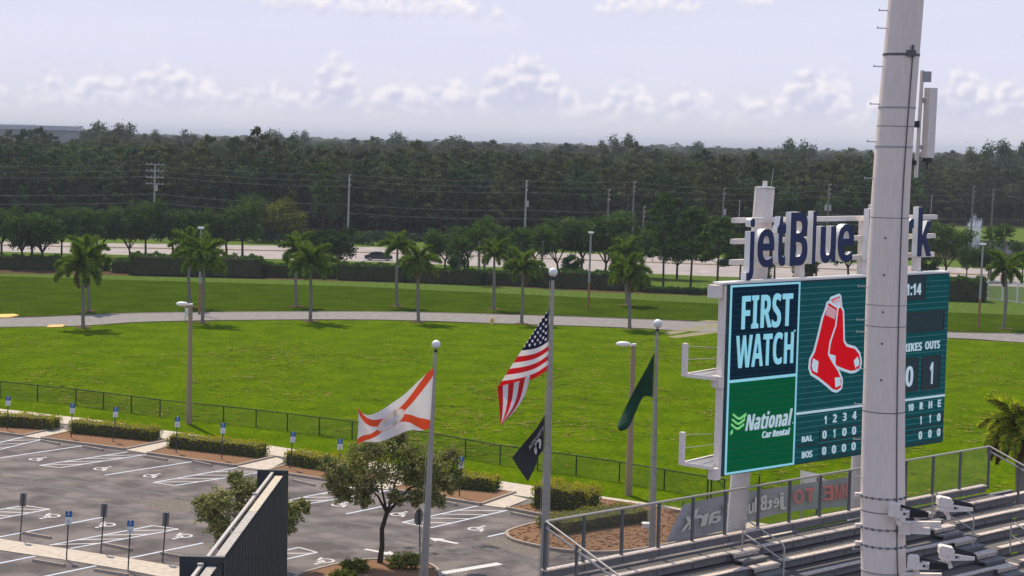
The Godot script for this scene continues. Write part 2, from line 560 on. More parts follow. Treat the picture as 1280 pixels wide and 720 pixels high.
func materials() -> void:
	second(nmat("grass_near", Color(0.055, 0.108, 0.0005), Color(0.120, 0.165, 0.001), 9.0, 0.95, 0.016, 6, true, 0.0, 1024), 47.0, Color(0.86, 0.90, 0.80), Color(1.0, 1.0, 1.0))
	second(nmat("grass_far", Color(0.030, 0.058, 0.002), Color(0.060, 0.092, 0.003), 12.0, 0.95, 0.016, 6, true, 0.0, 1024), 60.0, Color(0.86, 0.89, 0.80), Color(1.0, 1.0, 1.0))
	nmat("grass_verge", Color(0.070, 0.120, 0.022), Color(0.120, 0.165, 0.035), 6.0, 0.95, 0.02, 6)
	nmat("forest_floor", Color(0.02, 0.025, 0.010), Color(0.05, 0.05, 0.02), 30.0, 1.0)
	second(nmat("asphalt", Color(0.115, 0.097, 0.091), Color(0.185, 0.156, 0.145), 3.5, 0.9, 0.03, 6, true, 0.0, 1024), 31.0, Color(0.66, 0.64, 0.66), Color(1.0, 1.0, 1.0))
	nmat("loop_road", Color(0.155, 0.143, 0.135), Color(0.22, 0.20, 0.19), 12.0, 0.9)
	nmat("highway", Color(0.25, 0.218, 0.208), Color(0.34, 0.295, 0.28), 40.0, 0.85)
	nmat("concrete", Color(0.42, 0.36, 0.29), Color(0.52, 0.45, 0.37), 5.0, 0.9)
	nmat("kerb", Color(0.26, 0.21, 0.17), Color(0.36, 0.30, 0.25), 2.0, 0.9)
	nmat("mulch", Color(0.13, 0.075, 0.044), Color(0.33, 0.20, 0.125), 1.2, 1.0, 0.05, 5, true, 3.0)
	nmat("sand", Color(0.17, 0.17, 0.09), Color(0.33, 0.29, 0.20), 3.0, 1.0)
	nmat("paint_white", Color(0.34, 0.33, 0.33), Color(0.76, 0.74, 0.72), 1.1, 0.7, 0.04, 6)
	nmat("paint_blue", Color(0.32, 0.38, 0.48), Color(0.66, 0.72, 0.80), 1.1, 0.7, 0.04, 6)
	nmat("paint_yellow", Color(0.55, 0.36, 0.08), Color(0.70, 0.48, 0.12), 2.0, 0.8)
	nmat("bark", Color(0.035, 0.028, 0.022), Color(0.095, 0.075, 0.058), 0.8, 1.0, 0.03, 4, false)
	nmat("palm_bark", Color(0.15, 0.14, 0.12), Color(0.27, 0.25, 0.22), 1.0, 0.95, 0.03, 4, false)
	mat("crownshaft", 0.16, 0.20, 0.06, 0.6)
	nmat("lamp_concrete", Color(0.26, 0.19, 0.11), Color(0.36, 0.27, 0.17), 1.5, 0.9, 0.03, 4, false)
	nmat("pole_concrete", Color(0.26, 0.26, 0.25), Color(0.36, 0.36, 0.34), 2.0, 0.9, 0.03, 4, false)
	nmat("pole_wood", Color(0.14, 0.125, 0.11), Color(0.22, 0.20, 0.18), 2.0, 0.9, 0.03, 4, false)
	nmat("tower_paint", Color(0.745, 0.638, 0.585), Color(0.83, 0.712, 0.655), 3.0, 0.55, 0.02, 5, false)
	mat("dark_band", 0.12, 0.12, 0.13, 0.6)
	mat("galvanised", 0.38, 0.38, 0.39, 0.5, 0.4)
	M.tower_paint.uv1_scale = Vector3(1.1, 0.13, 1.1)          # weather streaks run down the steel
	M.palm_bark.uv1_scale = Vector3(0.4, 3.0, 0.4)             # ring scars
	nmat("white_paint", Color(0.72, 0.645, 0.60), Color(0.83, 0.75, 0.70), 2.0, 0.5, 0.03, 5, false)
	mat("bright_white", 0.8, 0.79, 0.77, 0.45)
	mat("dark_metal", 0.035, 0.037, 0.042, 0.5, 0.3)
	mat("black_metal", 0.010, 0.012, 0.018, 0.4)
	mat("rail_post", 0.11, 0.115, 0.125, 0.5, 0.3)
	mat("rail_light", 0.42, 0.39, 0.36, 0.45, 0.3)
	mat("chain_wire", 0.09, 0.095, 0.10, 0.5, 0.5)
	mat("fence_green", 0.008, 0.030, 0.013, 0.8)
	nmat("aluminium", Color(0.44, 0.36, 0.31), Color(0.66, 0.56, 0.49), 1.4, 0.5, 0.02, 5, false)
	nmat("riser", Color(0.115, 0.112, 0.118), Color(0.175, 0.168, 0.170), 1.4, 0.65, 0.02, 5, false)
	nmat("tread", Color(0.070, 0.064, 0.062), Color(0.125, 0.112, 0.105), 1.0, 0.8, 0.03, 5, false)
	mat("navy", 0.006, 0.020, 0.10, 0.35)
	mat("board_teal", 0.008, 0.085, 0.090, 0.5)
	mat("board_seam", 0.055, 0.185, 0.190, 0.5)
	mat("board_navy", 0.006, 0.022, 0.045, 0.5)
	mat("board_green", 0.001, 0.125, 0.042, 0.5)
	mat("board_window", 0.010, 0.045, 0.050, 0.6)
	mat("board_frame", 0.035, 0.030, 0.030, 0.6)
	for p in [["led_cyan", 0.36, 0.82, 0.92], ["led_white", 0.62, 0.78, 0.82], ["led_green", 0.28, 0.80, 0.28], ["led_red", 0.75, 0.008, 0.016], ["led_shade", 0.003, 0.010, 0.022]]:
		var m := mat(p[0], p[1], p[2], p[3], 0.5)
		m.emission_enabled = true
		m.emission = m.albedo_color
		m.emission_energy_multiplier = 0.25
		m.specular_mode = BaseMaterial3D.SPECULAR_DISABLED
	for k in ["board_teal", "board_seam", "board_navy", "board_green"]:      # the faces are lit screens
		M[k].emission_enabled = true
		M[k].emission = M[k].albedo_color
		M[k].emission_energy_multiplier = 0.22
		M[k].specular_mode = BaseMaterial3D.SPECULAR_DISABLED
	mat("sign_blue", 0.012, 0.12, 0.36, 0.4)
	mat("sign_white", 0.70, 0.70, 0.68, 0.4)
	mat("sign_back", 0.17, 0.17, 0.17, 0.5, 0.5)
	mat("sign_post", 0.05, 0.055, 0.055, 0.6, 0.3)
	leafmat("leaf", 0.6, 0.75)
	leafmat("palm_leaf", 0.45, 0.7)
	leafmat("forest_leaf", 0.75, 0.45)
	leafmat("hedge_leaf", 0.5, 0.75)
	mat("dry_frond", 0.20, 0.14, 0.06, 0.9)
	mat("hedge_core", 0.045, 0.045, 0.018, 1.0)
	var w := StandardMaterial3D.new()
	w.albedo_color = Color(0.18, 0.22, 0.24)
	w.roughness = 0.12
	M["pond"] = w
	var sp := mat("spray", 0.85, 0.88, 0.92, 0.9)
	sp.transparency = BaseMaterial3D.TRANSPARENCY_ALPHA
	sp.albedo_color.a = 0.7

# one sheet to the horizon, then lawns, roads and the car park 4 mm apart
func ground() -> void:
	var st := S()
	quad(st, Vector3(-9000, 0, 400), Vector3(-9000, 0, -14000), Vector3(9000, 0, -14000), Vector3(9000, 0, 400))
	struct("ground", st, M.forest_floor, "dark ground that carries lawns, roads and woods to the horizon")
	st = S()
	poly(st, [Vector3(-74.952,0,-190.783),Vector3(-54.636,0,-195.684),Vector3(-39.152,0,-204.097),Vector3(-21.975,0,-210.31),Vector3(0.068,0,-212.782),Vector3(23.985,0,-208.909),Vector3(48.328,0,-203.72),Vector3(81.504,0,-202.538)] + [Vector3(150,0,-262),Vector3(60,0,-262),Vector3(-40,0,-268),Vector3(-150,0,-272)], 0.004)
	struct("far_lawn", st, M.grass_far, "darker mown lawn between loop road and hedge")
	st = S()
	poly(st, [Vector3(-150, 0, -60), Vector3(70, 0, -60), Vector3(110, 0, -188)] + [Vector3(54.202,0,-192.774),Vector3(46.491,0,-195.841),Vector3(22.53,0,-195.891),Vector3(13.127,0,-198.818),Vector3(0.091,0,-200.172),Vector3(-13.987,0,-201.339),Vector3(-27.61,0,-198.118),Vector3(-38.764,0,-193.309),Vector3(-44.237,0,-187.855),Vector3(-51.64,0,-184.955)] + [Vector3(-150, 0, -192)], 0.004)
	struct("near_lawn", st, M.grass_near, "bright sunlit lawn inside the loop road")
	# the loop road
	var near := spline([Vector3(-66.308,0,-180.839),Vector3(-51.745,0,-185.331),Vector3(-44.328,0,-188.243),Vector3(-38.847,0,-193.721),Vector3(-27.671,0,-198.549),Vector3(-14.019,0,-201.785),Vector3(0.091,0,-200.612),Vector3(13.154,0,-199.253),Vector3(22.578,0,-196.313),Vector3(46.589,0,-196.263),Vector3(54.315,0,-193.183),Vector3(71.385,0,-189.576)], 4)
	var far := spline([Vector3(-69.622,0,-189.892),Vector3(-54.171,0,-194.018),Vector3(-46.85,0,-198.931),Vector3(-40.759,0,-203.224),Vector3(-28.942,0,-207.591),Vector3(-14.684,0,-211.128),Vector3(0.071,0,-211.108),Vector3(13.79,0,-209.316),Vector3(23.805,0,-207.295),Vector3(48.011,0,-202.363),Vector3(56.928,0,-202.633),Vector3(76.067,0,-202.196)], 4)
	st = S()
	for i in near.size() - 1:
		quad(st, near[i] + Vector3(0, 0.012, 0), far[i] + Vector3(0, 0.012, 0), far[i + 1] + Vector3(0, 0.012, 0), near[i + 1] + Vector3(0, 0.012, 0))
	struct("loop_road", st, M.loop_road, "grey loop road curving across the lawns")
	st = S()
	for k in 2:
		var e: Array = near if k == 0 else far
		for i in e.size() - 1: bar(st, e[i] + Vector3(0, 0.03, 0), e[i + 1] + Vector3(0, 0.03, 0), 0.16, 0.06)
	struct("road_edging", st, M.kerb, "low concrete edging along both sides of the loop road")
	for q in [[Vector3(-58.813,0,-192.558),Vector3(-58.177,0,-196.089),Vector3(-53.747,0,-198.078),Vector3(-52.868,0,-196.742),Vector3(-53.375,0,-194.208)], [Vector3(-47.071,0,-185.432),Vector3(-47.304,0,-187.643),Vector3(-45.864,0,-188.466),Vector3(-45.609,0,-186.084)]]:
		st = S()
		slab(st, q, 0.0, 0.12)
		struct("yellow_kerb", st, M.paint_yellow, ["yellow painted kerb nose at the far side of the loop road", "yellow painted kerb nose on the near side of the loop road"][taken.get("yellow_kerb", 0)])
	for q in [[Vector3(15.909,0,-194.43),Vector3(18.33,0,-198.714),Vector3(20.997,0,-202.779),Vector3(24.105,0,-207.549),Vector3(24.54,0,-205.826),Vector3(21.49,0,-200.711),Vector3(19.192,0,-196.805),Vector3(16.802,0,-192.928)], [Vector3(16.299,0,-190.913),Vector3(19.597,0,-195.654),Vector3(23.182,0,-199.379),Vector3(23.203,0,-197.281),Vector3(19.66,0,-192.832),Vector3(17.195,0,-189.701)], [Vector3(20.163,0,-207.088),Vector3(22.471,0,-210.147),Vector3(24.321,0,-209.455),Vector3(24.159,0,-208.022),Vector3(21.88,0,-207.951)]]:
		st = S()
		poly(st, q, 0.017)
		struct("sand_track", st, M.sand, ["long bare sandy wheel track across the road edge", "short bare sandy wheel track below the road", "bare sand patch on the far road edge"][taken.get("sand_track", 0)])

# ------------------------------------------------------------------ car park
func flat_line(parent: Node, a: Vector3, b: Vector3, w: float, key: String, called: String, y := 0.009) -> void:
	var st := S()
	var d := (b - a).normalized()
	var sx := d.cross(Vector3.UP) * w * 0.5
	poly(st, [a - sx, b - sx, b + sx, a + sx], y)
	part(called, st, M[key], parent)

func wheelchair(parent: Node, at: Vector3, turn: float) -> void:
	var st := S()
	var b := Basis(Vector3.UP, turn)
	var y := 0.009
	var seg := func(p: Vector2, q: Vector2, w: float):
		var d := (q - p).normalized()
		var sx := Vector2(-d.y, d.x) * w * 0.5
		var o := []
		for v in [p - sx, q - sx, q + sx, p + sx]: o.append(at + b * Vector3(v.x, 0, -v.y))
		poly(st, o, y)
	var last := Vector2(0.34, -0.10)
	for i in range(1, 14):                                   # the wheel: an open ring
		var a := -0.3 - i * 0.33
		var p := Vector2(cos(a), sin(a)) * 0.38
		seg.call(last, p, 0.13)
		last = p
	seg.call(Vector2(-0.05, 0.62), Vector2(-0.02, 0.1), 0.15)
	seg.call(Vector2(-0.02, 0.10), Vector2(0.36, 0.08), 0.14)
	seg.call(Vector2(0.36, 0.10), Vector2(0.55, -0.42), 0.14)
	seg.call(Vector2(-0.02, 0.36), Vector2(0.28, 0.34), 0.11)
	seg.call(Vector2(-0.13, 0.78), Vector2(0.07, 0.78), 0.2)
	part("wheelchair_symbol", st, M.paint_white, parent)

func aisle(parent: Node, a0: Vector3, a1: Vector3, b0: Vector3, b1: Vector3) -> void:
	flat_line(parent, a0, a1, 0.14, "paint_blue", "aisle_line")
	flat_line(parent, b0, b1, 0.14, "paint_blue", "aisle_line")
	flat_line(parent, a0, b0, 0.12, "paint_white", "aisle_line", 0.0095)
	for k in 4:
		var t := 0.10 + 0.235 * k
		var up := a1.x > a0.x
		flat_line(parent, a0.lerp(a1, t - 0.08 if up else t + 0.17), b0.lerp(b1, t + 0.17 if up else t - 0.06), 0.13, "paint_white", "aisle_stripe", 0.0092)

func kerb(st: SurfaceTool, p: Array, closed := false) -> void:
	for i in p.size() - (0 if closed else 1):
		bar(st, p[i] + Vector3(0, 0.07, 0), p[(i + 1) % p.size()] + Vector3(0, 0.07, 0), 0.17, 0.16)

func hedge(a: Vector3, b: Vector3, depth: float, h: float, label: String, cols: Array, count: int, size := 0.10, group := "", called := "hedge") -> Node3D:
	var d := (b - a)
	var l := d.length()
	var o := thing(called, label, "hedge", a, atan2(-d.z, d.x), group)
	var st := S()
	box(st, Vector3(l / 2, h * 0.45, -depth / 2), Vector3(l - 0.35, h * 0.8, depth - 0.35))
	part("twigs", st, M.hedge_core, o)
	st = S()
	for i in count:
		var p := Vector3(rng.randf(), rng.randf(), rng.randf())
		var f := rng.randi() % 5
		if f < 2: p.y = 1.0 - 0.12 * rng.randf()
		elif f == 2: p.z = 1.0 - rng.randf() * 0.15
		elif f == 3: p.z = rng.randf() * 0.15
		else: p.x = (rng.randf() * 0.06) if rng.randf() < 0.5 else 1.0 - rng.randf() * 0.06
		var edge := 0.10 * sin(p.x * l * 2.3) + 0.07 * sin(p.x * l * 5.1 + p.z * 4.0)
		var q := Vector3(p.x * l, p.y * h * (1.0 + edge * 0.6), -p.z * depth)
		var cx := clampf(minf(p.x * l, (1.0 - p.x) * l) / 0.3, 0, 1)
		q.y -= (1.0 - cx) * p.y * h * 0.25
		q += rv() * 0.07
		q.y = maxf(q.y, 0.03)
		var top := smoothstep(0.55, 0.95, p.y) * rng.randf_range(0.3, 1.1)
		var col: Color = (cols[0] as Color).lerp(cols[1], clampf(top, 0, 1))
		if rng.randf() < 0.25: col = cols[2]
		var v := rng.randf_range(0.7, 1.25)
		var nn := (rv() + Vector3.UP * 0.5).normalized()
		var s := size * rng.randf_range(0.7, 1.3)
		leaf(st, q, nn.cross(rv()).normalized(), nn, s, s * 0.6, Color(col.r * v, col.g * v, col.b * v))
	part("foliage", st, M.hedge_leaf, o)
	return o

func parking_sign(base: Vector3, label: String, lean: Vector2, back: bool, group: String) -> void:
	var o := thing("parking_sign", label, "sign", base, 0.0, group)
	var face := atan2(base.x, base.z) + PI + (PI if back else 0.0)
	o.rotation = Vector3(lean.y, (0.3 if not back else 0.25) + face * 0.0 + (PI if back else 0.0), lean.x)
	var st := S()
	tube(st, [Vector3(0, -0.2, 0), Vector3(0, 2.35, 0)], 0.035, 6)
	part("post", st, M.sign_post, o)
	st = S(); box(st, Vector3(0, 2.20, 0.045), Vector3(0.30, 0.28, 0.012))
	part("panel", st, M.sign_blue, o)
	st = S(); box(st, Vector3(0, 1.88, 0.045), Vector3(0.30, 0.35, 0.012))
	part("lower_panel", st, M.sign_white, o)
	st = S(); box(st, Vector3(0, 2.01, 0.033), Vector3(0.30, 0.60, 0.008))
	part("panel_back", st, M.sign_back, o)
	st = S()
	for i in 10:
		var a := 0.4 + i * 0.5
		var a2 := a + 0.5
		if i < 9: bar(st, Vector3(cos(a) * 0.07, 2.13 + sin(a) * 0.07, 0.055), Vector3(cos(a2) * 0.07, 2.13 + sin(a2) * 0.07, 0.055), 0.022, 0.008)
	box(st, Vector3(-0.01, 2.24, 0.055), Vector3(0.03, 0.16, 0.008))
	box(st, Vector3(-0.01, 2.345, 0.055), Vector3(0.045, 0.045, 0.008))
	part("wheelchair_mark", st, M.sign_white, o)
	st = S()
	for k in 3: box(st, Vector3(0, 1.90 - k * 0.06, 0.055), Vector3(0.14 - 0.03 * k, 0.014, 0.006))
	part("small_print", st, M.sign_blue, o)

func parking() -> void:
	var st := S()
	poly(st, [Vector3(-44.915,0,-131.872),Vector3(-39.35,0,-128.804),Vector3(-35.49,0,-127.13),Vector3(-31.289,0,-124.843),Vector3(-27.907,0,-123.229),Vector3(-22.876,0,-119.584),Vector3(-15.778,0,-114.657),Vector3(-13.5,0,-112.915),Vector3(-8.858,0,-109.084),Vector3(-3.436,0,-105.137),Vector3(-0.502,0,-103.074),Vector3(4.627,0,-99.789),Vector3(8.834,0,-97.051),Vector3(12.366,0,-93.822),Vector3(14.984,0,-95.286)] + [Vector3(60, 0, -62), Vector3(60, 0, -20), Vector3(-60, 0, -20), Vector3(-60, 0, -120)], 0.008)
	var lot := struct("parking_lot", st, M.asphalt, "weathered dark asphalt car park with painted bays")
	var side := spline([Vector3(-44.074,0,-132.825),Vector3(-36.413,0,-130.433),Vector3(-32.134,0,-128.21),Vector3(-28.645,0,-126.475),Vector3(-23.503,0,-122.84),Vector3(-16.257,0,-118.082),Vector3(-13.927,0,-116.418),Vector3(-9.193,0,-113.057),Vector3(-3.585,0,-109.224),Vector3(-0.538,0,-107.001),Vector3(4.771,0,-103.303),Vector3(9.116,0,-100.375),Vector3(12.771,0,-97.075),Vector3(15.015,0,-95.489)], 2)
	var inner := spline([Vector3(-42.94,0,-129.402),Vector3(-35.49,0,-127.13),Vector3(-31.289,0,-124.843),Vector3(-27.869,0,-123.061),Vector3(-22.845,0,-119.425),Vector3(-15.778,0,-114.657),Vector3(-13.5,0,-112.915),Vector3(-8.858,0,-109.084),Vector3(-3.445,0,-105.383),Vector3(-0.504,0,-103.311),Vector3(4.631,0,-99.9),Vector3(8.816,0,-96.841),Vector3(12.341,0,-93.626),Vector3(14.457,0,-91.77)], 2)
	st = S()
	for i in side.size() - 1: slab(st, [inner[i], inner[i + 1], side[i + 1], side[i]], 0.0, 0.06)
	struct("sidewalk", st, M.concrete, "pale concrete sidewalk behind the planted parking islands")
	# ramps between the islands
	var ramps := [[Vector3(-31.747,0,-118.966),Vector3(-30.297,0,-118.203),Vector3(-29.283,0,-121.313),Vector3(-31.212,0,-124.319)], [Vector3(-24.156,0,-114.71),Vector3(-22.521,0,-113.594),Vector3(-21.752,0,-117.502),Vector3(-23.398,0,-119.836)], [Vector3(-16.449,0,-109.779),Vector3(-14.365,0,-108.644),Vector3(-13.688,0,-112.033),Vector3(-15.383,0,-114.71)], [Vector3(-8.722,0,-104.734),Vector3(-6.704,0,-103.518),Vector3(-5.559,0,-105.871),Vector3(-7.357,0,-108.215)], [Vector3(-1.438,0,-99.75),Vector3(-0.072,0,-99.026),Vector3(1.167,0,-101.639),Vector3(-0.277,0,-103.338)]]
	for q in ramps:
		st = S(); slab(st, q, 0.0, 0.055)
		var o := part("access_ramp", st, M.concrete, lot)
	# islands: mulch bed inside a kerb
	var isl := [[Vector3(-38.047,0,-122.77),Vector3(-31.747,0,-118.966),Vector3(-30.1,0,-122.905),Vector3(-35.723,0,-125.984)], [Vector3(-30.297,0,-118.203),Vector3(-24.156,0,-114.71),Vector3(-22.178,0,-118.392),Vector3(-28.846,0,-121.716)], [Vector3(-22.444,0,-113.458),Vector3(-16.449,0,-109.779),Vector3(-14.531,0,-113.211),Vector3(-21.294,0,-117.253)], [Vector3(-14.33,0,-108.382),Vector3(-8.722,0,-104.734),Vector3(-6.615,0,-107.785),Vector3(-12.895,0,-111.574)], [Vector3(-6.704,0,-103.518),Vector3(-1.438,0,-99.75),Vector3(0.451,0,-103.426),Vector3(-5.341,0,-106.15)]]
	var inames := ["mulched parking island at the far left end of the row", "mulched island second along the row, under a long clipped hedge", "mulched island in front of the left lamp pole", "mulched island behind the small leafy tree", "mulched island just left of the ramp beside the large square hedge"]
	for i in isl.size():
		st = S(); slab(st, isl[i], 0.0, 0.11)
		var bed := struct("mulch_bed", st, M.mulch, inames[i])
		st = S(); kerb(st, [isl[i][3], isl[i][0], isl[i][1], isl[i][2]])
		part("kerb", st, M.kerb, bed)
	var nose := [] + [Vector3(-0.028,0,-98.922),Vector3(1.484,0,-97.588),Vector3(3.041,0,-96.299),Vector3(2.396,0,-95.919),Vector3(1.119,0,-94.564),Vector3(0.287,0,-93.291),Vector3(0.004,0,-92.298),Vector3(0.332,0,-90.925),Vector3(1.481,0,-89.679),Vector3(2.842,0,-88.754),Vector3(4.396,0,-88.476),Vector3(6.193,0,-89.1),Vector3(8.09,0,-90.642),Vector3(9.66,0,-92.384),Vector3(11.235,0,-93.7),Vector3(12.48,0,-95.412),Vector3(9.458,0,-99.249),Vector3(4.956,0,-102.318),Vector3(2.94,0,-100.935),Vector3(1.6,0,-100.327)]
	st = S(); slab(st, nose, 0.0, 0.11)
	var big := struct("mulch_bed", st, M.mulch, "large mulch bed with rounded kerb nose beside the bleachers")
	st = S(); kerb(st, spline(nose.slice(0, 15), 3))
	part("kerb", st, M.kerb, big)
	st = S()
	for i in 5200:                                            # loose bark chips
		var q := Vector2(rng.randf_range(-3, 20), rng.randf_range(-106, -86))
		var pp := PackedVector2Array()
		for v in nose: pp.append(Vector2(v.x, v.z))
		if Geometry2D.is_point_in_polygon(q, pp):
			box(st, Vector3(q.x, 0.125, q.y), Vector3(rng.randf_range(0.08, 0.2), 0.03, rng.randf_range(0.04, 0.08)), Basis(Vector3.UP, rng.randf() * TAU) * Basis(Vector3.RIGHT, rng.randf_range(-0.5, 0.5)))
	struct("bark_chips", st, M.mulch, "loose bark chips strewn over the large mulch bed", "stuff")
	# near island under the forked tree
	st = S(); slab(st, [Vector3(-9.436,0,-82.264),Vector3(-8.576,0,-83.755),Vector3(-7.236,0,-85.345),Vector3(-5.763,0,-85.824),Vector3(-3.845,0,-85.356),Vector3(-3.102,0,-83.818),Vector3(-2.839,0,-80.94),Vector3(-8.072,0,-79.001),Vector3(-9.629,0,-80.295)], 0.0, 0.11)
	var mb := struct("mulch_bed", st, M.mulch, "mulch bed round the forked tree at the bottom of the picture")
	st = S(); kerb(st, spline([Vector3(-9.629,0,-80.295),Vector3(-9.436,0,-82.264),Vector3(-8.576,0,-83.755),Vector3(-7.236,0,-85.345),Vector3(-5.763,0,-85.824),Vector3(-3.845,0,-85.356),Vector3(-3.102,0,-83.818),Vector3(-2.839,0,-80.94)], 3))
	part("kerb", st, M.kerb, mb)
	# strip between the back-to-back rows
	st = S(); slab(st, [Vector3(-30.315,0,-91.296),Vector3(-24.733,0,-88.61),Vector3(-20.745,0,-86.662),Vector3(-17.617,0,-85.056),Vector3(-12.016,0,-82.013),Vector3(-11.581,0,-79.099),Vector3(-17.208,0,-82.745),Vector3(-20.505,0,-84.5),Vector3(-24.059,0,-86.199),Vector3(-29.533,0,-88.935)], 0.0, 0.05)
	struct("median_strip", st, M.concrete, "tan concrete strip between the back-to-back parking rows")
	# paint: far row
	var sgl := [Vector3(-30.988,0,-111.008),Vector3(-27.164,0,-115.969),Vector3(-23.515,0,-106.163),Vector3(-19.311,0,-111.233),Vector3(-8.557,0,-96.659),Vector3(-4.645,0,-101.526),Vector3(-0.925,0,-91.819),Vector3(0.042,0,-92.954),Vector3(-34.972,0,-117.858),Vector3(-32.608,0,-122.189)]
	for i in range(0, sgl.size(), 2): flat_line(lot, sgl[i], sgl[i + 1], 0.16, "paint_blue", "bay_line")
	var ais := [Vector3(-27.99,0,-108.791),Vector3(-23.887,0,-114.148),Vector3(-26.636,0,-108.211),Vector3(-22.572,0,-113.323),Vector3(-20.289,0,-104.243),Vector3(-16.322,0,-109.577),Vector3(-18.936,0,-103.476),Vector3(-14.517,0,-108.358),Vector3(-12.358,0,-99.589),Vector3(-8.61,0,-104.501),Vector3(-10.898,0,-99.091),Vector3(-6.704,0,-103.518),Vector3(-5.443,0,-94.842),Vector3(-1.611,0,-99.619),Vector3(-3.931,0,-93.613),Vector3(0.017,0,-98.601),Vector3(-33.97,0,-112.479),Vector3(-31.646,0,-118.981),Vector3(-32.679,0,-111.783),Vector3(-30.196,0,-118.217)]
	for i in range(0, ais.size(), 4): aisle(lot, ais[i], ais[i + 1], ais[i + 2], ais[i + 3])
	# paint: rows on the near side of the lane
	sgl = [Vector3(-20.986,0,-94.422),Vector3(-25.471,0,-88.459),Vector3(-14.848,0,-88.9),Vector3(-17.681,0,-85.366),Vector3(-18.794,0,-83.779),Vector3(-21.129,0,-80.826),Vector3(-22.06,0,-85.387),Vector3(-24.174,0,-82.684)]
	for i in range(0, sgl.size(), 2): flat_line(lot, sgl[i], sgl[i + 1], 0.16, "paint_blue", "bay_line")
	ais = [Vector3(-25.772,0,-96.919),Vector3(-28.561,0,-93.466),Vector3(-24.207,0,-96.136),Vector3(-26.97,0,-92.25),Vector3(-18.049,0,-92.61),Vector3(-22.063,0,-87.641),Vector3(-16.618,0,-91.932),Vector3(-20.913,0,-87.043),Vector3(-10.082,0,-88.4),Vector3(-14.576,0,-83.162),Vector3(-9.117,0,-87.415),Vector3(-13.422,0,-82.184)]
	for i in range(0, ais.size(), 4): aisle(lot, ais[i], ais[i + 1], ais[i + 2], ais[i + 3])
	for p in [Vector3(-28.758,0,-110.881),Vector3(-24.201,0,-108.178),Vector3(-20.877,0,-106.292),Vector3(-9.15,0,-99.074),Vector3(-5.802,0,-96.867),Vector3(-1.572,0,-93.674),Vector3(-15.073,0,-102.502)]: wheelchair(lot, p, -0.55)
	for p in [Vector3(-23.651,0,-94.427),Vector3(-20.372,0,-92.589),Vector3(-16.056,0,-90.382),Vector3(-8.518,0,-85.712)]: wheelchair(lot, p, 2.6)
	# turn arrows and stop bar
	var arrows := [[Vector3(-6.879,0,-88.363),Vector3(-5.247,0,-87.227)], [Vector3(-2.409,0,-90.085),Vector3(-3.893,0,-91.219)]]
	for a in arrows:
		var d: Vector3 = (a[1] - a[0]).normalized()
		var sx := d.cross(Vector3.UP)
		var neck: Vector3 = a[1] - d * 0.75
		st = S()
		poly(st, [a[0] - sx * 0.13, neck - sx * 0.16, neck - sx * 0.42, a[1], neck + sx * 0.42, neck + sx * 0.16, a[0] + sx * 0.13], 0.0098)
		part("lane_arrow", st, M.paint_white, lot)
	var sb := [Vector3(-3.022,0,-83.668),Vector3(-0.268,0,-85.962)]
	flat_line(lot, sb[0], sb[1], 0.5, "paint_white", "stop_line", 0.0098)
	# worn, dusty patches on the asphalt
	for q in [[Vector3(-19.941,0,-98.697),Vector3(-18.832,0,-99.726),Vector3(-17.172,0,-99.023),Vector3(-16.77,0,-96.249),Vector3(-18.101,0,-95.887),Vector3(-19.134,0,-96.827)], [Vector3(-1.311,0,-90.843),Vector3(0.29,0,-91.949),Vector3(1.088,0,-89.998),Vector3(2.637,0,-88.382),Vector3(2.226,0,-87.306),Vector3(0.296,0,-88.491)]]:
		st = S(); poly(st, q, 0.0085)
		part("dusty_patch", st, M.dust if M.has("dust") else nmat("dust", Color(0.13, 0.115, 0.10), Color(0.21, 0.185, 0.16), 2.5, 1.0), lot)
	# oil drips, tyre-darkened arcs and cracks
	mat("oil", 0.045, 0.041, 0.043, 0.6)
	nmat("tyre_wear", Color(0.075, 0.066, 0.068), Color(0.105, 0.092, 0.092), 2.0, 0.85)
	var spots := [Vector3(-28.33,0,-112.081),Vector3(-25.307,0,-109.663),Vector3(-22.759,0,-106.778),Vector3(-18.428,0,-108.925),Vector3(-14.17,0,-105.808),Vector3(-22.401,0,-93.554),Vector3(-19.49,0,-91.522),Vector3(-17.756,0,-94.074),Vector3(-16.271,0,-96.306),Vector3(-9.518,0,-101.062),Vector3(-7.013,0,-97.365),Vector3(-3.077,0,-95.308),Vector3(-1.746,0,-92.3),Vector3(-4.364,0,-88.01),Vector3(-7.929,0,-93.174),Vector3(-10.59,0,-94.876),Vector3(-14.562,0,-102.089),Vector3(-26.626,0,-101.809),Vector3(-22.619,0,-99.959),Vector3(-19.088,0,-102.252),Vector3(-15.287,0,-98.139),Vector3(-7.827,0,-87.652),Vector3(-5.385,0,-91.907),Vector3(-2.04,0,-88.25)]
	for i in spots.size():
		var q := []
		var r0 := rng.randf_range(0.18, 0.6)
		for k in 9: q.append(spots[i] + Vector3(cos(k * TAU / 9) * r0 * rng.randf_range(0.5, 1.2), 0, sin(k * TAU / 9) * r0 * rng.randf_range(0.4, 0.9)))
		st = S(); poly(st, q, 0.0084 + 0.00002 * i)
		part("oil_stain", st, M.oil, lot)
	var lanes := [[Vector3(-31.658,0,-106.684),Vector3(-25.229,0,-103.432),Vector3(-19.09,0,-99.923),Vector3(-12.871,0,-96.273),Vector3(-6.649,0,-92.537),Vector3(-1.263,0,-88.33),Vector3(1.048,0,-84.226)], [Vector3(-30.781,0,-103.729),Vector3(-24.494,0,-100.424),Vector3(-18.507,0,-96.9),Vector3(-12.461,0,-93.265),Vector3(-7.239,0,-89.848),Vector3(-2.73,0,-85.798)], [Vector3(-7.858,0,-83.985),Vector3(-4.364,0,-88.01),Vector3(-0.505,0,-90.377),Vector3(2.596,0,-86.667),Vector3(5.577,0,-85.315)]]
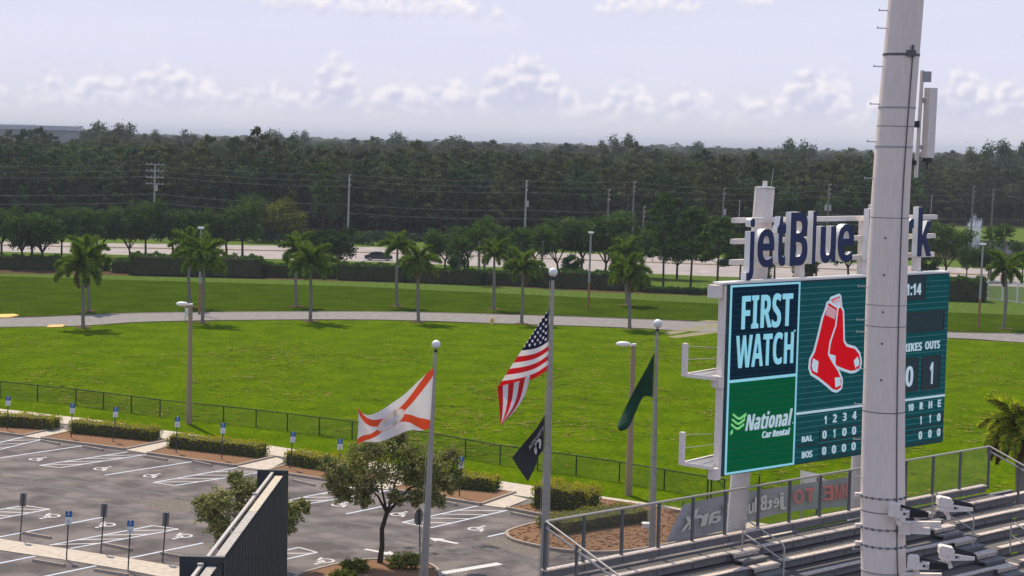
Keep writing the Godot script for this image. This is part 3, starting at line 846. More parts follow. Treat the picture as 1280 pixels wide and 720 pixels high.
	for l in lanes:
		var sp := spline(l, 5)
		for s_ in [-0.85, 0.85]:
			st = S()
			for i in sp.size() - 1:
				var d: Vector3 = (sp[i + 1] - sp[i]).normalized().cross(Vector3.UP)
				var y := Vector3(0, 0.0082, 0)
				quad(st, sp[i] + d * (s_ - 0.24) + y, sp[i] + d * (s_ + 0.24) + y, sp[i + 1] + d * (s_ + 0.24) + y, sp[i + 1] + d * (s_ - 0.24) + y)
			part("tyre_track", st, M.tyre_wear, lot)
	# wheel stops
	var ws := [Vector3(-30.145,0,-117.331),Vector3(-28.571,0,-116.051),Vector3(-27.069,0,-115.521),Vector3(-25.282,0,-114.107),Vector3(-22.536,0,-112.427),Vector3(-20.779,0,-111.236),Vector3(-19.44,0,-111.272),Vector3(-17.693,0,-109.562),Vector3(-12.626,0,-105.748),Vector3(-10.854,0,-103.981),Vector3(-4.188,0,-101.006),Vector3(-2.68,0,-99.429),Vector3(0.172,0,-97.652),Vector3(1.767,0,-96.26),Vector3(-24.007,0,-89.992),Vector3(-22.322,0,-88.976),Vector3(-19.531,0,-87.907),Vector3(-17.9,0,-86.784),Vector3(-16.456,0,-86.249),Vector3(-14.757,0,-85.247),Vector3(-22.009,0,-84.185),Vector3(-20.216,0,-83.237),Vector3(-18.745,0,-82.593),Vector3(-17.02,0,-81.679)]
	var wl := ["concrete wheel stop before the kerb, leftmost in the far row", "second concrete wheel stop in the far row, below the second hedge", "concrete wheel stop left of the third hedge bed", "concrete wheel stop below the third hedge bed", "concrete wheel stop just right of the corrugated wall top", "concrete wheel stop behind the left flag pole", "concrete wheel stop below the large square hedge", "weathered wheel stop at the foot of the leftmost back-turned sign", "weathered wheel stop at the foot of the middle back-turned sign", "weathered wheel stop at the foot of the right back-turned sign", "wheel stop on the near side of the strip, left one", "wheel stop on the near side of the strip, right one"]
	for i in wl.size():
		var a: Vector3 = ws[i * 2]
		var b: Vector3 = ws[i * 2 + 1]
		var l := minf(a.distance_to(b), 1.9)
		var o := thing("wheel_stop", wl[i], "wheel stop", (a + b) * 0.5 + Vector3(0, 0.009, 0), atan2(-(b - a).z, (b - a).x), "concrete wheel stops in the car park")
		st = S()
		prism(st, PackedVector2Array([Vector2(-0.09, 0), Vector2(-0.06, 0.13), Vector2(0.06, 0.13), Vector2(0.09, 0)]), -l / 2, l / 2)
		var m := part("block", st, M.kerb, o)
		m.rotation.y = PI / 2
	# parking signs
	var front := [Vector3(-33.317,0,-121.062),Vector3(-28.439,0,-118.467),Vector3(-25.476,0,-117.294),Vector3(-20.767,0,-113.832),Vector3(-17.592,0,-111.8),Vector3(-13.08,0,-109.077),Vector3(-9.939,0,-106.849),Vector3(-2.685,0,-101.759),Vector3(1.873,0,-97.739)]
	var fl := ["blue and white parking sign before the hedge at the left picture edge", "blue and white parking sign at the left end of the second hedge", "blue and white parking sign in the middle of the second hedge", "blue and white parking sign at the left end of the third hedge", "blue and white parking sign at the middle of the third hedge", "blue and white parking sign at the left end of the fourth hedge", "blue and white parking sign between fourth hedge and the orange and white flag", "blue and white parking sign right of the left flag pole", "blue and white parking sign half hidden by the middle flag pole"]
	for i in fl.size(): parking_sign(front[i], fl[i], Vector2(-0.03 - 0.05 * float(i % 3 == 2), 0.02 * (i % 2)), false, "signs along the far kerb")
	front = [Vector3(-20.507,0,-84.582),Vector3(-17.259,0,-82.818)]
	fl = ["blue and white parking sign on the near strip, left of the two", "blue and white parking sign on the near strip, right of the two"]
	for i in 2: parking_sign(front[i], fl[i], Vector2(-0.045, 0.0), false, "signs on the near strip")
	front = [Vector3(-23.716,0,-88.465),Vector3(-19.286,0,-86.298),Vector3(-16.031,0,-84.624)]
	fl = ["grey back of a parking sign at the far left of the near strip", "grey back of a leaning parking sign between the two blue ones", "grey back of a parking sign nearest the corrugated wall"]
	for i in 3: parking_sign(front[i], fl[i], Vector2(0.07, 0.0), true, "back-turned signs on the near strip")
	# hedges on the islands
	var green := [Color(0.120, 0.175, 0.028), Color(0.62, 0.47, 0.06), Color(0.32, 0.33, 0.045)]
	var hp := [Vector3(-38.72,0,-123.196),Vector3(-30.312,0,-121.164),Vector3(-29.112,0,-120.167),Vector3(-23.119,0,-117.625),Vector3(-21.705,0,-115.348),Vector3(-15.507,0,-112.361),Vector3(-13.674,0,-110.36),Vector3(-9.172,0,-107.203),Vector3(-6.206,0,-105.043),Vector3(-0.774,0,-103.041),Vector3(1.236,0,-98.959),Vector3(4.357,0,-97.385)]
	var hl := ["clipped hedge with yellowing top at the left picture edge", "long clipped hedge with orange tips, second island", "clipped hedge in front of the left lamp pole", "clipped hedge partly behind the small leafy tree", "low clipped hedge behind the left flag pole", "large square-cut hedge with golden top behind the middle flag pole"]
	for i in hl.size():
		var a: Vector3 = hp[i * 2]
		var b: Vector3 = hp[i * 2 + 1]
		hedge(a + Vector3(0, 0.1, 0), b + Vector3(0, 0.1, 0), 1.5 if i < 5 else 2.0, 0.85 if i < 5 else 1.35, hl[i], green, 3800, 0.11, "clipped hedges on the parking islands")
	var lowg := [Color(0.16, 0.18, 0.05), Color(0.34, 0.31, 0.10), Color(0.25, 0.24, 0.07)]
	var lo := [Vector3(2.928,0,-92.043),Vector3(7.679,0,-95.893)]
	hedge(lo[0] + Vector3(0, 0.1, 0), lo[1] + Vector3(0, 0.1, 0), 2.4, 0.7, "low loose olive hedge in the large mulch bed", lowg, 3800, 0.11)

# ------------------------------------------------------------------ lawn fence, lamps
func lawn_and_fence() -> void:
	# weeds and dry clumps here and there
	var weed := S()
	for i in 14:
		var a := rng.randf() * TAU
		var d := Vector3(cos(a), rng.randf_range(0.15, 0.5), sin(a))
		leaf(weed, d * rng.randf_range(0.05, 0.22), d.normalized(), Vector3.UP, 0.22, 0.07, Color.WHITE)
	var mm := MultiMesh.new()
	mm.transform_format = MultiMesh.TRANSFORM_3D
	mm.use_colors = true
	mm.mesh = weed.commit()
	mm.instance_count = 5200
	var wn := FastNoiseLite.new()
	wn.frequency = 0.05
	var k := 0
	while k < mm.instance_count:
		var z := rng.randf_range(-188, -104)
		var p := Vector3(rng.randf_range(-0.32, 0.34) * -z, 0.006, z)
		if z > -113.0 + 0.637 * p.x or z < -180.0 and p.x < 8.0: continue
		if rng.randf() > 0.35 + 1.3 * wn.get_noise_2d(p.x, p.z): continue
		mm.set_instance_transform(k, Transform3D(Basis(Vector3.UP, rng.randf() * TAU).scaled(Vector3(1, 0.5, 1) * rng.randf_range(0.5, 1.5)), p))
		var c: Color = [Color(0.22, 0.25, 0.03), Color(0.30, 0.27, 0.07), Color(0.11, 0.17, 0.012), Color(0.19, 0.21, 0.02)][rng.randi() % 4]
		mm.set_instance_color(k, c)
		k += 1
	var mi := MultiMeshInstance3D.new()
	mi.name = "weeds"
	mi.multimesh = mm
	mi.material_override = M.hedge_leaf
	add_child(mi)
	tag(mi, "low weeds and dry clumps scattered over the near lawn", "", "", "stuff")
	# green chain-link fence
	var top := [Vector3(-44.504,0,-139.669),Vector3(-38.06,0,-136.332),Vector3(-31.633,0,-133.195),Vector3(-24.65,0,-128.797),Vector3(-17.353,0,-125.143),Vector3(-10.382,0,-120.872),Vector3(-4.886,0,-116.741),Vector3(-0.491,0,-112.64),Vector3(4.112,0,-109.538),Vector3(6.607,0,-107.635),Vector3(9.081,0,-105.435),Vector3(12.254,0,-102.717)]
	var line := []
	var fo := thing("chain_link_fence", "long low green chain-link fence across the lawn behind the sidewalk", "fence")
	var dist := 0.0
	for i in top.size() - 1:
		var seg: float = top[i].distance_to(top[i + 1])
		var n := maxi(1, roundi(seg / 3.0))
		for j in n: line.append((top[i] as Vector3).lerp(top[i + 1], float(j) / n))
	line.append(top[-1])
	var h := 1.22
	for p in line:
		var st := S()
		tube(st, [p, p + Vector3(0, h + 0.03, 0)], 0.045, 6)
		part("post", st, M.fence_green, fo)
	for i in line.size() - 1:
		var st := S()
		tube(st, [line[i] + Vector3(0, h, 0), line[i + 1] + Vector3(0, h, 0)], 0.036, 5)
		part("top_rail", st, M.fence_green, fo)
		st = S()
		chain(st, line[i], line[i + 1], 0.04, h, 0.10, 0.0045)
		wire(st, line[i] + Vector3(0, 0.05, 0), line[i + 1] + Vector3(0, 0.05, 0), 0.008)
		part("wire_mesh", st, M.fence_green, fo)
	# gate at the fence's right end, behind the scoreboard column
	var g := [Vector3(11.317,0,-102.838),Vector3(11.499,0,-102.628),Vector3(12.149,0,-101.785),Vector3(13.217,0,-101.006),Vector3(13.896,0,-100.416)]
	var gt := thing("chain_link_gate", "dark green chain-link gate and braced post behind the scoreboard column", "gate")
	for i in [0, 1, 3, 4]:
		var st := S()
		tube(st, [g[i], g[i] + Vector3(0, 1.9, 0)], 0.05, 6)
		part("post", st, M.fence_green, gt)
	var st := S()
	tube(st, [g[1] + Vector3(0, 1.6, 0), g[2] + Vector3(0, 0.9, 0)], 0.03, 5)
	part("brace", st, M.fence_green, gt)
	for y in [0.1, 1.85]:
		st = S(); tube(st, [g[1] + Vector3(0, y, 0), g[3] + Vector3(0, y, 0)], 0.03, 5)
		part("gate_rail", st, M.fence_green, gt)
	st = S(); chain(st, g[1], g[3], 0.1, 1.85, 0.10, 0.0035)
	part("wire_mesh", st, M.fence_green, gt)
	# two concrete street lamps with an arm
	lamp(Vector3(-22.096,0,-125.864), 8.25, "tan concrete street lamp with white cobra head, left one, by the fence")
	lamp(Vector3(6.912,0,-103.725), 8.6, "tan concrete street lamp with white cobra head, beside the dark green flag")
	# three shoebox lamps along the loop road
	for p in [[Vector3(9.146,0,-219.102), "thin road lamp with square white head and rusty foot, mid lawn", 9.3], [Vector3(52.894,0,-207.373), "thin road lamp with square white head and rusty foot, right of the scoreboard", 9.6], [Vector3(-34.646,0,-203.303), "road lamp with white head half hidden in the palm behind the left lamp pole", 9.6]]:
		var o := thing("road_lamp", p[1], "street lamp", p[0], 0.0, "square-headed road lamps")
		o.rotation.z = -0.012
		st = S(); tube(st, [Vector3(0, 0, 0), Vector3(0, 3.4, 0)], [0.14, 0.13], 8)
		part("pole_foot", st, M.lamp_rust if M.has("lamp_rust") else nmat("lamp_rust", Color(0.22, 0.10, 0.04), Color(0.33, 0.19, 0.09), 1.0, 0.9, 0.03, 4, false), o)
		st = S(); tube(st, [Vector3(0, 3.4, 0), Vector3(0, p[2], 0)], [0.13, 0.10], 8)
		part("pole", st, M.pole_concrete, o)
		st = S(); box(st, Vector3(0, p[2] + 0.02, 0), Vector3(0.62, 0.2, 0.5))
		part("lamp_head", st, M.bright_white, o)

func chain(st: SurfaceTool, a: Vector3, b: Vector3, y0: float, y1: float, step: float, rr: float) -> void:
	var l := a.distance_to(b)
	var d := (b - a) / l
	var h := y1 - y0
	var x := -h
	while x < l:
		for s in [1, -1]:
			var p0 := Vector2(x, 0 if s > 0 else h)
			var p1 := Vector2(x + h, h if s > 0 else 0)
			var t0 := clampf(-p0.x / h, 0, 1)
			var t1 := clampf((l - p0.x) / h, 0, 1)
			if t1 > t0 + 0.01:
				var q0 := p0.lerp(p1, t0)
				var q1 := p0.lerp(p1, t1)
				wire(st, a + d * q0.x + Vector3(0, y0 + q0.y, 0), a + d * q1.x + Vector3(0, y0 + q1.y, 0), rr)
		x += step

func lamp(at: Vector3, h: float, label: String) -> void:
	var o := thing("street_lamp", label, "street lamp", at, 0.0, "concrete street lamps by the fence")
	o.rotation.z = -0.006
	var st := S()
	for i in 1: tube(st, [Vector3(0, -0.1, 0), Vector3(0, h, 0)], [0.21, 0.14], 8)
	part("pole", st, M.lamp_concrete, o)
	st = S(); tube(st, [Vector3(0.02, h - 0.25, 0), Vector3(-0.1, h - 0.02, 0), Vector3(-0.3, h + 0.05, 0)], 0.06, 6)
	part("arm", st, M.bright_white, o)
	st = S(); ball(st, Vector3(-0.58, h + 0.06, 0), Vector3(0.44, 0.16, 0.2), 12)
	part("lamp_head", st, M.bright_white, o)
	st = S(); box(st, Vector3(0.03, h + 0.05, 0), Vector3(0.24, 0.12, 0.24))
	part("cap", st, M.bright_white, o)

# ------------------------------------------------------------------ highway
func highway() -> void:
	var far := [Vector3(-191.164,0,-327.235),Vector3(-83.108,0,-328.36),Vector3(-24.373,0,-336.911),Vector3(34.153,0,-328.031),Vector3(79.541,0,-315.221),Vector3(196.736,0,-289.417)]
	var near := [Vector3(-174.969,0,-299.444),Vector3(-76.023,0,-300.386),Vector3(-21.414,0,-296.584),Vector3(29.413,0,-281.655),Vector3(69.607,0,-275.419),Vector3(171.012,0,-251.276)]
	var st := S()
	for i in far.size() - 1:
		quad(st, near[i] + Vector3(0, 0.012, 0), far[i] + Vector3(0, 0.012, 0), far[i + 1] + Vector3(0, 0.012, 0), near[i + 1] + Vector3(0, 0.012, 0))
	var hw := struct("highway", st, M.highway, "pale concrete dual carriageway in front of the woods")
	for t in [0.40]:
		st = S()
		for i in far.size() - 1:
			var a: Vector3 = (far[i] as Vector3).lerp(near[i], t)
			var b: Vector3 = (far[i + 1] as Vector3).lerp(near[i + 1], t)
			quad(st, a + Vector3(0, 0.016, 1.6), a + Vector3(0, 0.016, -1.6), b + Vector3(0, 0.016, -1.6), b + Vector3(0, 0.016, 1.6))
		struct("median_verge", st, M.median if M.has("median") else nmat("median", Color(0.12, 0.10, 0.06), Color(0.20, 0.16, 0.10), 8.0, 1.0), "dry brownish grass median of the highway")
	for t in [0.02, 0.18, 0.50, 0.66, 0.83, 0.98]:
		for i in far.size() - 1:
			var a: Vector3 = (far[i] as Vector3).lerp(near[i], t)
			var b: Vector3 = (far[i + 1] as Vector3).lerp(near[i + 1], t)
			if t == 0.18 or t == 0.66 or t == 0.83:
				st = S()
				var n := int(a.distance_to(b) / 12.0)
				for k in n:
					var p := a.lerp(b, (k + 0.2) / n)
					var q := a.lerp(b, (k + 0.45) / n)
					quad(st, p + Vector3(0, 0.02, 0.07), p + Vector3(0, 0.02, -0.07), q + Vector3(0, 0.02, -0.07), q + Vector3(0, 0.02, 0.07))
				part("lane_dashes", st, M.paint_white, hw)
			else: flat_line(hw, a, b, 0.15, "paint_white", "edge_line", 0.02)
	# verges on both sides
	st = S()
	for i in far.size() - 1: quad(st, far[i] + Vector3(0, 0.006, 0), far[i] + Vector3(0, 0.006, -22), far[i + 1] + Vector3(0, 0.006, -22), far[i + 1] + Vector3(0, 0.006, 0))
	struct("far_verge", st, M.grass_verge, "rough grass verge on the woods side of the highway")
	st = S()
	for i in near.size() - 1: quad(st, near[i] + Vector3(0, 0.008, 50), near[i] + Vector3(0, 0.008, 0), near[i + 1] + Vector3(0, 0.008, 0), near[i + 1] + Vector3(0, 0.008, 50))
	struct("near_verge", st, M.grass_verge2 if M.has("grass_verge2") else nmat("grass_verge2", Color(0.06, 0.10, 0.018), Color(0.10, 0.15, 0.03), 10.0, 1.0), "grass verge between the highway and the long hedge")
	# mulch strip at the hedge foot
	st = S()
	var hf := [Vector3(-103.904,0,-253.364),Vector3(-71.901,0,-257.501),Vector3(-54.29,0,-259.223),Vector3(-34.951,0,-258.359),Vector3(-17.99,0,-257.559),Vector3(-0.008,0,-254.237),Vector3(13.008,0,-248.381),Vector3(28.063,0,-247.333),Vector3(56.31,0,-238.854)]
	for i in hf.size() - 1: quad(st, hf[i] + Vector3(0, 0.014, 3.0), hf[i] + Vector3(0, 0.014, -5.0), hf[i + 1] + Vector3(0, 0.014, -5.0), hf[i + 1] + Vector3(0, 0.014, 3.0))
	struct("mulch_strip", st, nmat("mulch_dull", Color(0.07, 0.045, 0.025), Color(0.12, 0.08, 0.045), 3.0, 1.0), "reddish mulch strip along the foot of the long hedge")
	# the car
	car(Vector3(-21.891,0,-300.407), 0.02)

func car(at: Vector3, turn: float) -> void:
	var o := thing("saloon_car", "dark blue saloon car on the highway", "car", at, turn)
	var paint := mat("car_paint", 0.012, 0.016, 0.05, 0.25, 0.3)
	paint.clearcoat_enabled = true
	var glass := mat("car_glass", 0.02, 0.025, 0.03, 0.08)
	var low := PackedVector2Array([Vector2(-2.25, 0.3), Vector2(-2.3, 0.62), Vector2(-2.2, 0.86), Vector2(-1.5, 0.96), Vector2(-0.9, 0.98), Vector2(1.1, 0.98), Vector2(1.95, 0.9), Vector2(2.25, 0.72), Vector2(2.28, 0.34), Vector2(1.9, 0.25), Vector2(-1.9, 0.25)])
	var cab := PackedVector2Array([Vector2(-1.75, 0.96), Vector2(-1.15, 1.36), Vector2(-0.6, 1.46), Vector2(0.35, 1.44), Vector2(0.75, 1.3), Vector2(1.35, 0.95)])
	var st := S()
	prism(st, low, -0.88, 0.88)
	prism(st, cab, -0.70, 0.70)
	part("body", st, paint, o)
	for s in [-1, 1]:
		st = S()
		prism(st, PackedVector2Array([Vector2(-1.45, 0.99), Vector2(-1.05, 1.33), Vector2(-0.25, 1.38), Vector2(-0.25, 0.99)]), 0.71 * s - 0.01, 0.71 * s + 0.01)
		part("window", st, glass, o)
		st = S()
		prism(st, PackedVector2Array([Vector2(-0.18, 0.99), Vector2(-0.18, 1.38), Vector2(0.35, 1.37), Vector2(0.95, 0.99)]), 0.71 * s - 0.01, 0.71 * s + 0.01)
		part("window", st, glass, o)
		st = S(); box(st, Vector3(2.2, 0.68, 0.62 * s), Vector3(0.14, 0.14, 0.34)); part("headlight", st, M.bright_white, o)
		st = S(); box(st, Vector3(-2.24, 0.74, 0.62 * s), Vector3(0.10, 0.14, 0.34)); part("tail_light", st, M.led_red, o)
	for x in [-1.4, 1.4]:
		for s in [-1, 1]:
			st = S(); tube(st, [Vector3(x, 0.33, 0.70 * s), Vector3(x, 0.33, 0.90 * s)], 0.33, 14)
			var w := part("wheel", st, M.black_metal, o)
			st = S(); tube(st, [Vector3(x, 0.33, 0.895 * s), Vector3(x, 0.33, 0.915 * s)], 0.2, 10)
			part("rim", st, M.galvanised, w)

# ------------------------------------------------------------------ woods
func joined(shape: Array) -> ArrayMesh:
	var m := ArrayMesh.new()
	for i in 2:
		m.add_surface_from_arrays(Mesh.PRIMITIVE_TRIANGLES, (shape[i] as ArrayMesh).surface_get_arrays(0))
		m.surface_set_material(i, M.bark if i == 0 else M.forest_leaf)
	return m

func forest() -> void:
	var dark := [Color(0.052, 0.095, 0.042), Color(0.075, 0.118, 0.048), Color(0.095, 0.130, 0.050), Color(0.042, 0.080, 0.040)]
	var brown := [Color(0.080, 0.100, 0.045), Color(0.115, 0.120, 0.055), Color(0.060, 0.090, 0.042)]
	var shapes := []
	for i in 4: shapes.append(pine_shape(15.0 + i, 2.6 + 0.25 * i, 3600, 0.46, dark if i % 2 == 0 else brown, 0.24))
	for i in 2: shapes.append(oak_shape(13.0, 4.2, 3600, 0.5, dark if i == 0 else brown, 0.25, 0.2))
	var kinds := []
	for s in shapes: kinds.append([])
	var nz := FastNoiseLite.new()
	nz.frequency = 0.004
	var z := 372.0
	var rowi := 0
	while z < 3200.0:
		var gap := 5.2 if z < 520 else (6.5 if z < 900 else (10.0 if z < 1600 else 17.0))
		var half := z * 0.40 + 40.0
		var x := -half
		while x < half:
			var p := Vector3(x + rng.randf_range(-0.45, 0.45) * gap, 0, -(z + rng.randf_range(-0.45, 0.45) * gap) - x * 0.0)
			x += gap
			if p.x > -0.213 * p.z and p.z > -505.0: continue      # the pond and its bank lie here
			p.z += 0.22 * p.x * (0.4 if z < 500 else 0.0) + 0.0
			var v := nz.get_noise_2d(p.x, p.z)
			var k := rng.randi() % 4
			if rng.randf() < 0.22 + v * 0.5: k = 4 + rng.randi() % 2
			var tall := 0.82 + 0.16 * v + rng.randf_range(-0.10, 0.14)
			if rng.randf() < 0.05: tall += 0.2
			var wide := 1.0 if z < 520 else (1.2 if z < 900 else (1.75 if z < 1600 else 2.6))
			kinds[k].append([Transform3D(Basis(Vector3.UP, rng.randf() * TAU).scaled(Vector3(wide, tall, wide)), p), rng.randf_range(0.7, 1.3) * (1.0 + 0.3 * v)])
		z += gap * (0.9 if z < 520 else 1.15)
		rowi += 1
	var names := ["tall pines of the wide wood behind the highway", "brownish pines of the wide wood behind the highway", "slender pines of the wide wood behind the highway", "older pines of the wide wood behind the highway", "dark broadleaf trees mixed into the wide pine wood", "dull broadleaf trees mixed into the wide pine wood"]
	for k in kinds.size():
		var mm := MultiMesh.new()
		mm.transform_format = MultiMesh.TRANSFORM_3D
		mm.use_colors = true
		mm.mesh = joined(shapes[k])
		mm.instance_count = kinds[k].size()
		for i in kinds[k].size():
			mm.set_instance_transform(i, kinds[k][i][0])
			var v: float = kinds[k][i][1]
			mm.set_instance_color(i, Color(v * rng.randf_range(0.9, 1.15), v, v * rng.randf_range(0.85, 1.1)))
		var mi := MultiMeshInstance3D.new()
		mi.name = numbered("pine_forest" if k < 4 else "broadleaf_forest")
		mi.multimesh = mm
		add_child(mi)
		tag(mi, names[k], "", "", "stuff")
	# trees at the wood's edge that can be told apart
	var edge := [shapes[0], shapes[1], shapes[2], shapes[3], shapes[4]]
	for i in 120:
		var t := (i + rng.randf_range(-0.3, 0.3)) / 120.0
		var x := lerpf(-150, 150, t)
		var at := Vector3(x, 0, -(362 - 0.10 * x) + rng.randf_range(-5, 5))
		if x > 75.0: continue
		var k := rng.randi() % 5
		var o := tree("edge_pine" if k < 4 else "edge_broadleaf", edge[k], at, "dark pine in the front row of the wood, behind the power lines" if k < 4 else "dark round-crowned tree in the front row of the pine wood", "trees along the front edge of the wood", 1.0, "forest_leaf")
		o.scale = Vector3(1, rng.randf_range(0.72, 1.0), 1)
	# low scrub in front of the wood
	var sc := S()
	for i in 90:
		var x := rng.randf_range(-120, -26)
		leaves(sc, [[Vector3(x, 1.0, -342 + 0.07 * x + rng.randf_range(-3, 2)), Vector3(2.2, rng.randf_range(1.0, 2.2), 1.6), 1.0]], 260, 0.42, dark, 0.3)
	for i in 110:
		var x := rng.randf_range(-16, 76)
		leaves(sc, [[Vector3(x, 1.0, -341 + 0.06 * x + rng.randf_range(-3, 2)), Vector3(2.2, rng.randf_range(1.0, 2.4), 1.6), 1.0]], 240, 0.42, dark, 0.3)
	for i in 160:
		var x := rng.randf_range(-150, 74)
		leaves(sc, [[Vector3(x, 0.9, -(354 - 0.10 * x) + rng.randf_range(-4, 4)), Vector3(2.0, rng.randf_range(0.8, 1.6), 1.6), 1.0]], 220, 0.45, dark, 0.3)
	struct("scrub", sc, M.forest_leaf, "low dark scrub along the foot of the wood", "stuff")
	# warehouse far off on the left
	var w := thing("warehouse", "long pale flat-roofed warehouse beyond the woods at the left edge", "building", Vector3(-205.658,15.317,-760) * Vector3(1, 0, 1))
	var st := S(); box(st, Vector3(0, 10.0, 0), Vector3(46, 20.0, 26)); part("wall", st, M.pole_concrete, w)
	st = S(); box(st, Vector3(0, 20.9, 0), Vector3(47, 1.8, 27)); part("roof", st, mat("roof_grey", 0.50, 0.51, 0.54, 0.6), w)
	st = S(); box(st, Vector3(0, 22.05, 9), Vector3(22, 0.5, 0.8)); part("roof_vent", st, M.bright_white, w)
	# bigger trees on the skyline
	var sky_at := [[95, 900, 22.6, "left of the skyline hump"], [118, 700, 22.6, "first of the hump at the left"], [137, 660, 23.2, "tallest, crowning the hump at the left"], [152, 720, 22.4, "right beside the hump's tallest"], [197, 800, 21.6, "above the crossarm pole"], [229, 820, 22.0, "right of the crossarm pole"], [338, 850, 21.7, "above the yellowish tree"], [372, 880, 21.4, "between yellowish tree and bare pole"], [492, 800, 21.6, "straight above the car"],
		[561, 820, 21.9, "left of a close pair"], [577, 760, 22.1, "right of a close pair"], [743, 800, 21.4, "left of the broad-topped one, centre"], [772, 720, 22.6, "broad-topped one right of centre"], [866, 900, 20.8, "above the young pines"], [975, 800, 21.6, "left one above the letter sign"], [990, 700, 22.1, "tallest above the letter sign"], [1003, 760, 21.7, "right one above the letter sign"], [1215, 680, 22.0, "just right of the antenna"], [1240, 620, 22.8, "above the fountain at the right"], [1262, 640, 22.4, "last before the right edge"]]
	for p in sky_at:
		var base: Vector3 = Vector3((p[0] - 640.0) / 2300.0 * p[1], 0, -p[1])
		var o := tree("skyline_tree", shapes[4 + (int(p[0]) % 2)], base, "taller tree on the wood's skyline, " + p[3], "tall trees on the skyline", 1.0, "forest_leaf")
		var s: float = p[2] / 13.6
		o.scale = Vector3(s * 1.0, s, s * 1.0)

func roadside() -> void:
	var green := [Color(0.060, 0.108, 0.034), Color(0.095, 0.145, 0.042), Color(0.045, 0.082, 0.027)]
	var yel := [Color(0.14, 0.15, 0.03), Color(0.10, 0.12, 0.03), Color(0.18, 0.17, 0.04)]
	var o1 := oak_shape(7.6, 3.9, 5200, 0.34, green, 0.34, 0.34)
	var o2 := oak_shape(7.9, 3.5, 5000, 0.34, green, 0.32, 0.34)
	var o3 := oak_shape(7.0, 4.3, 5600, 0.34, green, 0.20, 0.14)
	var pn := pine_shape(12.5, 2.7, 3600, 0.42, green, 0.36)
	var pn2 := pine_shape(10.5, 2.9, 3400, 0.42, green, 0.33)
	var yl := oak_shape(6.5, 4.6, 3400, 0.42, yel, 0.2, 0.2)
	var rows := [
		[o1, Vector3(-77.829,0,-279.601), "round street tree cut by the left picture edge", 1.0], [o2, Vector3(-70.602,0,-264.413), "pale-trunked street tree in front of the left hedge, first of two", 1.0], [o1, Vector3(-76.405,0,-291.851), "street tree with forked low branch behind the left hedge", 0.95],
		[o2, Vector3(-67.553,0,-263.766), "pale-trunked street tree in front of the left hedge, second of two", 1.05], [o1, Vector3(-70.287,0,-286.109), "street tree just left of the leftmost palm", 1.0], [o3, Vector3(-61.2,0,-293.357), "low-forked street tree left of the second palm group", 1.1],
		[o1, Vector3(-58.44,0,-292.346), "dense street tree beside the low-forked one", 1.15], [o2, Vector3(-54.38,0,-293.813), "street tree half behind the second palm group", 1.1], [o1, Vector3(-43.238,0,-293.815), "dense street tree right of the second palm group", 1.15], [o2, Vector3(-46.562,0,-298.68), "smaller street tree right of the left lamp head", 1.0],
		[o3, Vector3(6.933,0,-281.294), "low-forked oak left of the thin mid-lawn lamp", 1.15], [o3, Vector3(14.239,0,-280.226), "low-forked oak right of the thin mid-lawn lamp", 1.2], [o3, Vector3(68.989,0,-292.346), "broad oak right behind the letter sign", 1.1],
		[o1, Vector3(69.921,0,-282.601), "dark oak with paired trunks left of the right road lamp", 0.72], [o2, Vector3(79.324,0,-285.437), "dark oak at the right picture edge behind the white fence", 0.8], [o1, Vector3(39.744,0,-278.272), "oak behind the letter sign", 0.9], [o3, Vector3(47.239,0,-285.555), "bushy oak seen under the letter sign", 0.9]]
	rows.append_array([[o1, Vector3(-9.9,0,-269.306), "oak left of the leftmost cabbage palm", 0.95], [o2, Vector3(-6.733,0,-278.596), "dark oak between the two leftmost cabbage palms", 1.0], [o3, Vector3(-1.016,0,-277.046), "oak between the hydrant palm and the striped flag", 1.0], [o1, Vector3(3.365,0,-280.145), "oak behind the cabbage palms right of the striped flag", 0.95],
		[o2, Vector3(10.471,0,-277.357), "oak between the two low-forked oaks beside the thin lamp", 1.1], [o3, Vector3(19.15,0,-275.154), "oak behind the palm pair above the right lamp head", 1.05], [o1, Vector3(24.534,0,-273.605), "oak behind the first and second young pines", 0.9], [o1, Vector3(33.725,0,-271.684), "oak right behind the left end of the letter sign", 0.95], [o2, Vector3(50.638,0,-276.785), "oak behind the middle of the letter sign", 0.95], [o1, Vector3(73.526,0,-283.688), "oak just left of the white fence", 0.68],
		[o3, Vector3(-65.926,0,-291.639), "oak right behind the leftmost palm", 0.95], [o2, Vector3(-50.279,0,-295.294), "oak right behind the palm with the half hidden lamp", 1.05]])
	for q in rows: tree("street_tree", q[0], q[1], q[2], "street trees between hedge and highway", q[3])
	for q in [[pn, Vector3(20.88,0,-253.318), "slender young pine left of the pair beside the scoreboard"], [pn2, Vector3(24.877,0,-255.843), "young pine in the middle of the three by the scoreboard"], [pn2, Vector3(27.913,0,-249.913), "young pine nearest the scoreboard's left edge"]]:
		tree("young_pine", q[0], q[1], q[2], "young pines beside the scoreboard", 1.0)
	# across the highway
	for q in [[yl, Vector3(-45.149,0,-344.229), "yellowish-green bushy tree on the far side of the highway", 1.2], [yl, Vector3(-41.695,0,-342.958), "smaller yellowish-green tree on the far side of the highway", 0.9], [pn, Vector3(-36.1,0,-348.013), "tall dark tree alone before the wood, left of the bare pole", 1.25], [o1, Vector3(-48.628,0,-345.51), "dark round tree left of the yellowish one", 1.1]]:
		tree("far_tree", q[0], q[1], q[2], "trees on the far side of the highway", q[3])
	# big leafy bush by the car, and the far bank at the right
	var bush := oak_shape(5.6, 3.6, 4200, 0.42, [Color(0.03, 0.065, 0.02), Color(0.05, 0.09, 0.025)], 0.12, 0.1)
	tree("large_bush", bush, Vector3(-27.175,0,-287.874), "large leafy bush beside the highway left of the car", "", 1.0)
